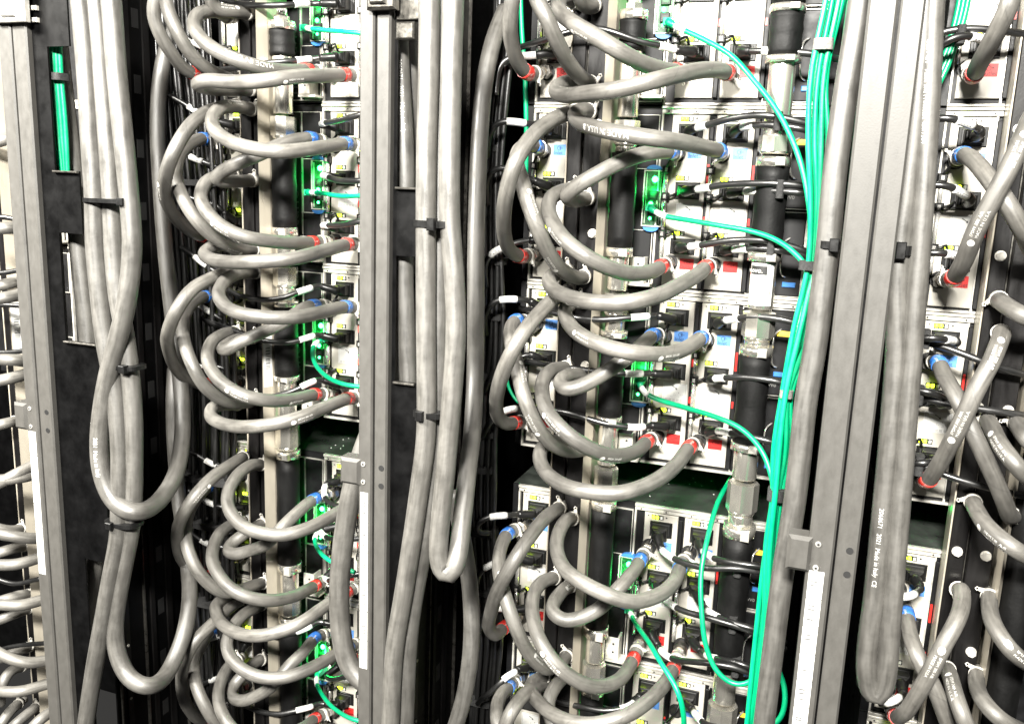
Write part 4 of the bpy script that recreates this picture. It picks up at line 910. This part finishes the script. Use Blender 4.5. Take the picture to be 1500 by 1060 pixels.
green([(978,32),(992,40),(1031,58),(1073,83),(1105,119),(1137,160),(1162,208),(1178,257),(1186,305),(1190,340),(1192,388),(1180,450),(1166,510),(1151,575),(1143,640),(1136,720),(1128,798),(1124,898),(1115,977),(1104,1070)], 'green cable sweeping down from the top module of the middle rack', 0.03, 0.16, 0.07)
green([(952,304),(970,316),(999,321),(1057,331),(1106,340),(1146,356),(1167,374),(1182,390),(1176,450),(1162,510),(1150,575),(1140,650),(1134,720),(1122,800),(1120,898),(1112,977),(1098,1070)], 'green cable crossing right from the second module of the middle rack', 0.03, 0.16, 0.06)
green([(936,556),(940,571),(954,581),(1004,597),(1044,609),(1085,627),(1112,654),(1127,685),(1134,722),(1130,800),(1126,898),(1118,977),(1108,1070)], 'green cable crossing right from the third module of the middle rack', 0.03, 0.16, 0.07)
green([(921,893),(934,917),(951,941),(970,973),(990,1005),(1000,1036),(1002,1075)], 'green cable falling from the fourth module of the middle rack', 0.03, 0.19, 0.08)
green([(1082,690,-0.06),(1072,700,-0.03),(1050,739,0.04),(1034,799,0.10),(1027,838,0.12),(1028,898,0.14),(1035,949,0.15),(1054,988,0.155),(1077,1002,0.155),(1101,998,0.155),(1114,977,0.155),(1122,900,0.155)], 'slack green cable hanging in a long bow from the empty slot', 0.1, 0.1, plug=False)
BW = [(1212, 1188, 1184, 1187, 1184, 1163, 1146, 1133, 1132, 1117, 1104), (1221, 1198, 1193, 1196, 1190, 1176, 1150, 1143, 1136, 1124, 1110), (1231, 1207, 1203, 1201, 1195, 1188, 1155, 1151, 1140, 1127, 1117), (1236, 1210, 1213, 1209, 1200, 1198, 1159, 1160, 1145, 1131, 1126), (1226, 1195, 1199, 1204, 1192, 1182, 1152, 1146, 1138, 1121, 1121), (1240, 1204, 1190, 1192, 1198, 1170, 1157, 1156, 1142, 1126, 1130)]
BY = (-10, 112, 204, 289, 388, 480, 575, 660, 722, 840, 960)
for i, xs in enumerate(BW):
    green([(xs[0] + 8, -70)] + [(x, y) for x, y in zip(xs, BY)] + [(xs[-1] - 12, 1080)], '%s strand of the green bundle beside the broad post' % ('outermost', 'second', 'third', 'fourth', 'fifth', 'innermost')[i], (0.148, 0.142, 0.145, 0.140, 0.118, 0.112)[i], (0.166, 0.162, 0.164, 0.160, 0.145, 0.142)[i], plug=False, r=0.0034)
green([(1110,1070),(1140,1056),(1150,1030),(1148,1000),(1138,975),(1132,930)], 'small green loop beside the foot of the broad post', 0.17, 0.15, plug=False)
green([(1250,-30),(1240,40),(1230,120),(1222,200),(1216,270)], 'shaded green cable behind the bundle beside the broad post', 0.05, 0.05, plug=False)
green([(1262,-30),(1256,40),(1246,120),(1236,210),(1228,290)], 'second shaded green cable behind the bundle, nearer the broad post', 0.05, 0.05, plug=False)
green([(445,41),(472,44),(521,48),(560,52)], 'green cable from the top module of the first rack', 0.03, 0.10, 0.02)
green([(451,282),(472,283),(495,287),(524,287),(560,284)], 'green cable from the second module of the first rack', 0.03, 0.10, 0.02)
green([(472,496),(460,505),(458,524),(468,542),(490,558),(524,566),(560,566)], 'green cable hooking down from the third module of the first rack', 0.03, 0.12, 0.04)
green([(471,776),(461,785),(462,797),(472,812),(488,824),(520,838)], 'green cable hooking down from the fourth module of the first rack', 0.03, 0.12, 0.03)
green([(466,985),(463,997),(471,1015),(487,1035),(517,1053),(545,1058)], 'green cable hooking down from the bottom module of the first rack', 0.03, 0.12, 0.03)
for i in range(4):
    green([(68 + i * 5, -40), (72 + i * 5, 70), (74 + i * 5, 110), (77 + i * 5.5, 160), (82 + i * 5, 210), (90 + i * 3, 260), (98 + i * 3, 340)], '%s green strand behind the window of the first plate' % ('first', 'second', 'third', 'last')[i], 0.318 - 0.003 * i, 0.310, plug=False, r=0.0040)
green([(114,832),(121,842),(130,856)], 'scrap of green cable below the first plate', 0.19, 0.2, plug=False)
for i in range(3):
    green([(1412 + i * 6, -40), (1402 + i * 6, 20), (1388 + i * 5, 70), (1372 + i * 5, 110), (1352 + i * 4, 150), (1320 + i * 4, 200)], '%s green strand behind the power cables, last rack' % ('first', 'second', 'third')[i], 0.02, 0.04, plug=False, r=0.0038)
for y, cx_ in ((18, 767), ):
    green([(762, -30), (764, 40), (769, 110), (771, 200), (770, 280)], 'shaded green cable beside the supplies behind the manifold, middle rack', 0.0, 0.0, plug=False)
green([(752,520),(742,545),(748,575),(760,590)], 'dim green cable behind the outer hoses, middle rack', 0.02, 0.02, plug=False, r=0.0025)
tie(1206, 66, 30, 0.145, 0.012, 0.013, 'hook_tie', 'velcro_grey', 'grey hook-and-loop tie round the green bundle near the top')
tie(1191, 389, 42, 0.15, 0.014, 0.011, 'hook_tie', 'velcro', 'black hook-and-loop tie across the green bundle at mid height')
tie(1152, 576, 20, 0.158, 0.012, 0.009, 'hook_tie', 'velcro_grey', 'small grey tie round the green bundle beside the thick cable')
tie(1137, 723, 26, 0.16, 0.014, 0.014, 'hook_tie', 'velcro', 'black hook-and-loop tie round the green bundle below the empty slot')
tie(82, 113, 26, 0.312, 0.013, 0.010, 'hook_tie', 'velcro', 'black tie round green strands behind the first plate')

# ------------------------------------------------------------------ black power cords with plugs
BR = 0.0046
ORD = ('upper', 'middle', 'lower')
def cord(rack, row, col, k, trace, sleeve=None, d0=0.04, d1=0.06, bump=0.03, label=None):
    """cord from socket k of a supply; trace starts where the cord leaves the plug"""
    s = socket(rack, row, col, k)
    W = lift(trace, d0, d1, bump)
    # the plug stands out of the socket, its boot turns towards the cord
    b0 = s + Vector((0, -0.026, -0.001)); e = W[0]
    dirv = (e - b0)
    if dirv.length > 0.04: e = b0 + dirv.normalized() * 0.04
    W = spline([b0, b0.lerp(e, 0.55) + Vector((0, -0.004, 0))] + [e] + W[max(1, nearest(W, e) + 1):], 0.004) if True else W
    W = resample(smooth(resample(W, 0.004), 5), 0.004)
    o = MB().tube(W, BR, 12).build('power_cable', 'black_cable', origin=s); o.location = s
    tag(o, label or 'black cord in the %s socket, %s, %s chassis, %s' % (ORD[k], COLN[col], row, RACKS[rack]), 'power cord', 'black power cords of the supplies')
    m = MB().box((s.x - 0.0115, -0.024, s.z - 0.0078), (s.x + 0.0115, -0.0069, s.z + 0.0078), 0.002); pb = m.build('plug_body', 'black_plastic', o)
    MB().box((s.x - 0.0085, -0.0285, s.z - 0.0062), (s.x + 0.0085, -0.0241, s.z + 0.0062), 0.0025).build('plug_neck', 'black_plastic', pb)
    n = min(7, len(W)); rr = [0.0078 - 0.0004 * i + (0.0006 if i % 2 else 0) for i in range(n)]
    MB().tube(W[:n], rr, 12).build('strain_relief', 'black_plastic', o)
    if sleeve:
        i = near_px(W, *sleeve); m = MB(); band(m, W, i, 0.0115, BR + 0.0008, 14)
        if m.v:
            sl = m.build('white_sleeve', 'label_white', o)
            tm = MB()
            j = max(0, i - 2)
            rs = random.Random(int(sleeve[0]))
            nn = (CAM - W[i]).normalized()
            for q in range(2):
                for u_ in range(5):
                    if rs.random() < 0.75:
                        a = W[max(0, min(len(W) - 2, i - 2 + u_))]; t = (W[min(i + 1, len(W) - 1)] - W[i - 1]).normalized(); n_ = (nn - t * nn.dot(t)).normalized(); u = n_.cross(t)
                        c = a + n_ * (BR + 0.0010) * 0.98 + u * (0.0012 - q * 0.0022)
                        tm.add([c - t * 0.0013, c + t * 0.0013, c + t * 0.0013 + u * 0.0006, c - t * 0.0013 + u * 0.0006], [(0, 1, 2, 3)])
            if tm.v: tm.build('fine_print', 'print_grey', sl)
    return W
M_ = 'middle'
cord(M_,'top','pipe',2, [(992,75),(980,70),(950,64),(928,58),(900,48),(874,42),(840,46),(800,58),(755,72)], (979,70), d1=0.03, bump=0.05)
cord(M_,'top','green',2, [(1085,75),(1110,75),(1130,75),(1180,78),(1225,86),(1262,100)], (1132,75), d1=0.03)
cord(M_,'second','pipe',0, [(1010,190),(1026,186),(1045,181),(1073,173),(1121,169),(1178,180),(1215,192)], (1026,186))
cord(M_,'second','green',0, [(1080,188),(1095,185),(1115,183),(1140,184),(1180,190),(1215,202)], (1095,185))
cord(M_,'second','pipe',1, [(1012,278),(1031,276),(1060,271),(1089,269),(1140,269),(1178,273),(1212,284)], (1030,276))
cord(M_,'second','green',1, [(1085,281),(1103,280),(1140,280),(1178,283),(1212,292)], (1103,280))
cord(M_,'second','pipe',2, [(1000,362),(1014,361),(1040,357),(1072,352),(1126,353),(1177,367),(1205,380)], (1014,361))
cord(M_,'second','green',2, [(1066,366),(1082,365),(1120,364),(1173,373),(1205,386)], (1082,365))
cord(M_,'third','pipe',0, [(968,462),(955,463),(937,464),(910,466),(885,468),(848,466),(803,457),(760,452)], (937,464), d1=0.02, bump=0.05)
cord(M_,'third','green',0, [(1054,470),(1072,468),(1090,465),(1116,464),(1163,472),(1200,490)], (1073,468))
cord(M_,'third','pipe',1, [(958,547),(945,547),(929,547),(900,547),(851,541),(800,534),(755,526)], (929,547), d1=0.02, bump=0.05)
cord(M_,'third','green',1, [(1036,556),(1051,554),(1070,553),(1099,553),(1145,560),(1180,575)], (1052,554))
cord(M_,'third','pipe',2, [(956,622),(944,625),(931,626),(910,624),(885,620),(834,605),(800,600),(745,607)], (931,626), d1=0.02, bump=0.05)
cord(M_,'third','green',2, [(1044,630),(1061,632),(1080,636),(1106,641),(1140,650),(1170,665)], (1061,632))
cord(M_,'fourth','pipe',0, [(966,800),(974,810),(984,816),(998,822),(1020,829),(1038,832),(1077,832),(1117,838),(1150,848)], (977,811), bump=0.05)
cord(M_,'fourth','green',0, [(1024,803),(1034,810),(1048,818),(1075,824),(1117,830),(1150,842)], (1036,811), bump=0.05)
cord(M_,'fourth','pipe',1, [(966,868),(982,884),(993,891),(1006,896),(1058,910),(1113,929),(1150,950)], (982,884), bump=0.05)
cord(M_,'fourth','green',1, [(1026,882),(1042,898),(1060,907),(1077,913),(1117,925),(1150,940)], (1043,899), bump=0.05)
cord(M_,'fourth','pipe',2, [(962,942),(972,957),(985,964),(998,967),(1040,971),(1077,977),(1109,990),(1140,1005)], (974,958), bump=0.05)
cord(M_,'fourth','green',2, [(1024,950),(1038,961),(1055,965),(1080,970),(1109,981),(1140,996)], (1040,962), bump=0.05)
cord(M_,'bottom','pipe',0, [(940,1014),(925,1032),(910,1037),(885,1040),(850,1034),(815,1026),(780,1010)], (920,1036), d1=0.02, bump=0.05)
cord(M_,'bottom','green',0, [(1012,1034),(1022,1050),(1034,1060),(1060,1066),(1110,1070)], (1022,1050), bump=0.05)
# supplies behind the manifold, middle rack
cord(M_,'top','manifold',2, [(790,80),(778,82),(767,82),(750,84),(735,92),(728,110),(726,140)], (768,82), bump=0.0)
cord(M_,'second','manifold',0, [(786,182),(770,181),(757,179),(736,178),(722,186),(716,200),(714,230)], (757,180), d1=0.04, bump=0.03)
cord(M_,'second','manifold',1, [(785,266),(772,260),(755,250),(735,246),(718,252),(712,270),(714,300)], None, d1=0.04, bump=0.02)
cord(M_,'second','manifold',2, [(772,352),(755,356),(738,362),(728,366),(716,376),(710,390),(712,420)], (729,366), d1=0.04, bump=0.02)
cord(M_,'third','manifold',0, [(778,440),(765,439),(745,438),(728,440),(716,450),(710,462),(712,490)], (745,438), d1=0.04, bump=0.03)
cord(M_,'third','manifold',1, [(784,518),(770,520),(750,528),(730,540),(718,552),(710,575)], None, d1=0.03, bump=0.02)
cord(M_,'third','manifold',2, [(772,596),(758,598),(743,600),(730,606),(718,618),(706,640)], (743,599), d1=0.04, bump=0.03)
cord(M_,'fourth','manifold',0, [(762,752),(748,754),(732,755),(716,757),(704,763),(696,772),(700,780),(716,780)], (732,755), d1=0.06, bump=0.03)
cord(M_,'fourth','manifold',1, [(752,812),(738,818),(722,826),(710,831),(702,840),(698,860)], (722,827), d1=0.05, bump=0.02)
cord(M_,'fourth','manifold',2, [(758,893),(745,893),(735,890),(716,893),(706,905),(702,925)], (735,891), d1=0.05, bump=0.01)
cord(M_,'bottom','manifold',0, [(762,976),(755,984),(745,988),(732,1000),(718,1014),(706,1022),(700,1030)], (745,988), d1=0.06, bump=0.03)
# first rack
F_ = 'first'
cord(F_,'top','pipe',1, [(455,6),(441,6),(410,8),(370,8),(335,2),(310,-6)], (441,6), d1=0.02, bump=0.06)
cord(F_,'top','pipe',2, [(455,87),(443,88),(420,90),(404,91),(359,98),(318,102),(285,96)], (443,88), d1=0.02, bump=0.06)
cord(F_,'second','pipe',0, [(468,183),(471,181),(490,178),(522,170),(560,160)], (472,181), d1=0.10)
cord(F_,'second','pipe',1, [(470,256),(477,258),(495,264),(524,265),(560,262)], (477,258), d1=0.10)
cord(F_,'second','pipe',2, [(470,331),(476,330),(495,330),(524,325),(560,318)], (477,330), d1=0.10)
cord(F_,'third','pipe',0, [(466,417),(455,422),(445,425),(433,429),(415,436),(393,439),(359,435),(334,424),(300,400)], (445,425), d1=0.02, bump=0.07)
cord(F_,'third','pipe',1, [(468,489),(458,492),(448,495),(427,501),(405,501),(381,498),(347,485),(309,472),(279,454)], (448,495), d1=0.02, bump=0.07)
cord(F_,'third','pipe',2, [(470,554),(460,558),(450,562),(430,572),(410,578),(388,582),(340,575),(300,555)], (450,562), d1=0.02, bump=0.06)
cord(F_,'fourth','pipe',0, [(480,706),(474,716),(478,732),(492,740),(520,742),(555,735)], (472,720), d1=0.08)
cord(F_,'fourth','pipe',1, [(468,776),(474,784),(485,788),(505,790),(545,786)], (474,782), d1=0.08)
cord(F_,'fourth','pipe',2, [(474,846),(482,850),(500,845),(540,838)], (478,849), d1=0.08)
cord(F_,'bottom','pipe',0, [(466,908),(456,916),(446,921),(425,928),(400,932),(350,925),(310,910)], (446,921), d1=0.02, bump=0.05)
cord(F_,'bottom','pipe',1, [(476,990),(488,994),(510,990),(545,984)], None, d1=0.08)
cord(F_,'bottom','pipe',2, [(468,1028),(458,1034),(446,1037),(433,1040),(412,1045),(393,1044),(359,1033),(330,1018),(300,1005)], (446,1037), d1=0.02, bump=0.06)
FL = [('top',2,[(308,72),(290,66),(278,58),(262,40)],(293,68)), ('second',0,[(300,172),(288,164),(270,152),(246,139)],(286,163)), ('second',1,[(312,242),(300,238),(286,233),(268,224)],(288,235)), ('second',2,[(318,300),(300,296),(280,290),(266,280)],None),
      ('third',0,[(312,396),(304,390),(294,383),(278,370),(264,362)],(295,384)), ('third',1,[(312,460),(300,452),(288,443),(270,430)],(300,451)), ('third',2,[(312,534),(297,536),(282,540),(266,548)],(297,536)), ('fourth',0,[(325,684),(308,678),(292,668),(276,660)],(308,678)),
      ('fourth',1,[(322,742),(308,737),(292,728),(276,718)],(308,737)), ('fourth',2,[(318,800),(305,797),(290,788),(280,780)],(305,796)), ('bottom',0,[(330,930),(314,933),(298,938),(284,946)],(314,933)), ('bottom',1,[(330,990),(316,994),(300,1000),(286,1010)],(316,994))]
for row, k, t, s in FL: cord(F_, row, 'manifold', k, t, s, d0=0.055, d1=0.06, bump=0.0)
# last rack
L_ = 'last'
cord(L_,'top','manifold',2, [(1448,62),(1440,58),(1428,55),(1410,52),(1390,58),(1372,72),(1358,84)], (1433,57), d1=0.05, bump=0.03)
cord(L_,'second','manifold',0, [(1440,194),(1428,186),(1415,180),(1400,175),(1385,173),(1365,174),(1345,176)], (1414,180), d1=0.06, bump=0.03)
cord(L_,'second','manifold',1, [(1424,292),(1415,286),(1405,281),(1392,273),(1378,271),(1360,271),(1340,273)], (1408,281), d1=0.06, bump=0.03)
cord(L_,'second','manifold',2, [(1418,378),(1408,376),(1398,374),(1385,371),(1370,370),(1350,371),(1335,372)], (1396,374), d1=0.06, bump=0.03)
cord(L_,'third','manifold',0, [(1404,502),(1396,499),(1385,497),(1370,495),(1352,495),(1338,496)], (1392,498), d1=0.07, bump=0.04)
cord(L_,'third','manifold',1, [(1396,590),(1384,584),(1368,576),(1350,572),(1334,572)], None, d1=0.07, bump=0.03)
cord(L_,'third','manifold',2, [(1376,672),(1366,676),(1352,678),(1334,678)], (1384,668), d1=0.07, bump=0.03)
cord(L_,'fourth','manifold',0, [(1350,860),(1342,868),(1334,873),(1318,874),(1300,872)], (1330,873), d1=0.07, bump=0.03)
cord(L_,'fourth','manifold',2, [(1325,1012),(1316,1022),(1306,1028),(1290,1030)], (1308,1027), d1=0.07, bump=0.03)
def loose(trace, label, d0, d1, bump=0.0, r=BR):
    W = lift(trace, d0, d1, bump); W = resample(smooth(resample(W, 0.005), 5), 0.005)
    tag(MB().tube(W, r, 10).build('power_cable', 'black_cable', origin=W[0]), label, 'power cord', 'loose black power cords')
loose([(1352,60),(1375,48),(1400,42),(1430,42),(1470,46),(1530,54)], 'black cord running off to the edge over the top supply, last rack', 0.06, 0.04, 0.01)
loose([(1350,500),(1370,504),(1400,514),(1436,528),(1470,540),(1530,556)], 'black cord crossing to the edge under the upper hose, last rack', 0.06, 0.06, 0.02)
loose([(1345,580),(1370,588),(1400,594),(1440,599),(1480,605),(1530,612)], 'black cord crossing to the edge behind the crossed hoses, last rack', 0.06, 0.06, 0.02)
loose([(1340,676),(1370,690),(1400,701),(1440,712),(1480,722),(1530,733)], 'black cord crossing to the edge over the empty slot, last rack', 0.07, 0.06, 0.02)
for i, t in enumerate([[(32,394),(20,398),(0,400),(-30,402)], [(26,322),(8,318),(-30,318)], [(36,448),(16,447),(-30,445)], [(42,512),(20,516),(0,516),(-30,514)], [(62,846),(20,855),(0,849),(-30,838)], [(72,941),(25,945),(0,951),(-30,962)]]):
    loose(t, 'thin dark cord, %s of those beyond the slim grey post' % NTH[i], 0.12, 0.14)
# ties that gather the cords
tie(1407, 52, 14, 0.06, 0.012, 0.022, 'hook_tie', 'velcro', 'black hook-and-loop tie on the cords of the top supply, last rack')
tie(1356, 496, 12, 0.07, 0.012, 0.024, 'hook_tie', 'velcro', 'black hook-and-loop tie on the cords of the third chassis, last rack')
tie(1346, 578, 14, 0.07, 0.012, 0.024, 'hook_tie', 'velcro', 'black hook-and-loop tie behind the crossed hoses, last rack')
tie(1346, 680, 14, 0.07, 0.012, 0.026, 'hook_tie', 'velcro', 'black hook-and-loop tie above the empty slot, last rack')
for (x, y, h, lb) in ((1140, 178, 0.024, 'black tie on the upper cord pair, second chassis'), (1143, 277, 0.024, 'black tie on the middle cord pair, second chassis'), (1130, 360, 0.024, 'black tie on the lower cord pair, second chassis'),
                  (1081, 831, 0.022, 'black tie on the upper cord pair, fourth chassis'), (1074, 912, 0.024, 'black tie on the middle cord pair, fourth chassis'), (1078, 975, 0.026, 'black tie on the lower cord pair, fourth chassis')):
    tie(x, y, 12, 0.075, 0.011, h, 'hook_tie', 'velcro', lb + ', middle rack')

# ------------------------------------------------------------------ upright bundles of thin black cables
def bundle(pts, n, d, spread, label, r=0.0042):
    """each cable of the bundle is a thing of its own"""
    for i in range(n):
        f = (i / (n - 1) - 0.5)
        jit = [(random.random() - 0.5) * 3.2 for _ in pts]
        tr = [(x + f * w_ + j, y, d + 0.012 * ((i * 7) % 3 - 1)) for (x, y, w_), j in zip(pts, jit)]
        W = lift(tr, d, d, 0, step=8); W = resample(smooth(W, 6), 0.008)
        o = MB().tube(W, r, 8).build('upright_cable', 'black_cable', origin=W[0])
        tag(o, '%s %s' % (('first second third fourth fifth sixth seventh eighth ninth tenth eleventh twelfth thirteenth last'.split())[i if i < n - 1 else 13], label), 'power cord', label)
bundle([(742,-40,26),(738,60,26),(730,140,22),(722,240,22),(720,330,26),(722,400,26),(720,470,34),(718,520,34),(714,580,30),(708,650,36),(704,720,40),(706,790,38),(712,860,36),(716,940,36),(712,1000,36),(708,1090,36)], 12, 0.014, 0, 'thin black cord in the upright bundle beside the middle rack hoses')
bundle([(262,-40,80),(268,60,80),(280,200,80),(290,320,80),(300,450,76),(306,560,76),(308,650,70),(306,760,70),(310,860,66),(316,960,66),(322,1090,66)], 14, 0.045, 0, 'thin black cord in the upright bundle behind the first rack hoses')
for (x, y, w_, lb) in ((724, 218, 20, 'short black tie beside the thick cable, high on the cord bundle'), (724, 382, 34, 'black tie on the cord bundle above the third chassis'), (720, 462, 40, 'black tie on the cord bundle beside the blue sleeve'), (712, 548, 36, 'black tie on the cord bundle beside the outer hoses'), (706, 632, 44, 'black tie on the cord bundle above the empty slot'),
                  (704, 684, 44, 'black tie on the cord bundle at the empty slot'), (704, 776, 48, 'black tie on the cord bundle below the empty slot'), (708, 862, 44, 'black tie on the cord bundle beside the fourth chassis'), (704, 1022, 40, 'black tie on the cord bundle near the bottom')):
    tie(x, y, w_, 0.014, 0.020, 0.010, 'hook_tie', 'velcro', lb)
for (x, y, lb) in ((300, 268, 'dark tie behind the second chassis loops'), (306, 700, 'dark tie behind the fourth chassis loops'), (306, 766, 'dark tie behind the fourth chassis lower loops'), (312, 880, 'dark tie behind the bottom chassis loops')):
    tie(x, y, 82, 0.047, 0.022, 0.010, 'hook_tie', 'velcro', lb + ', first rack')
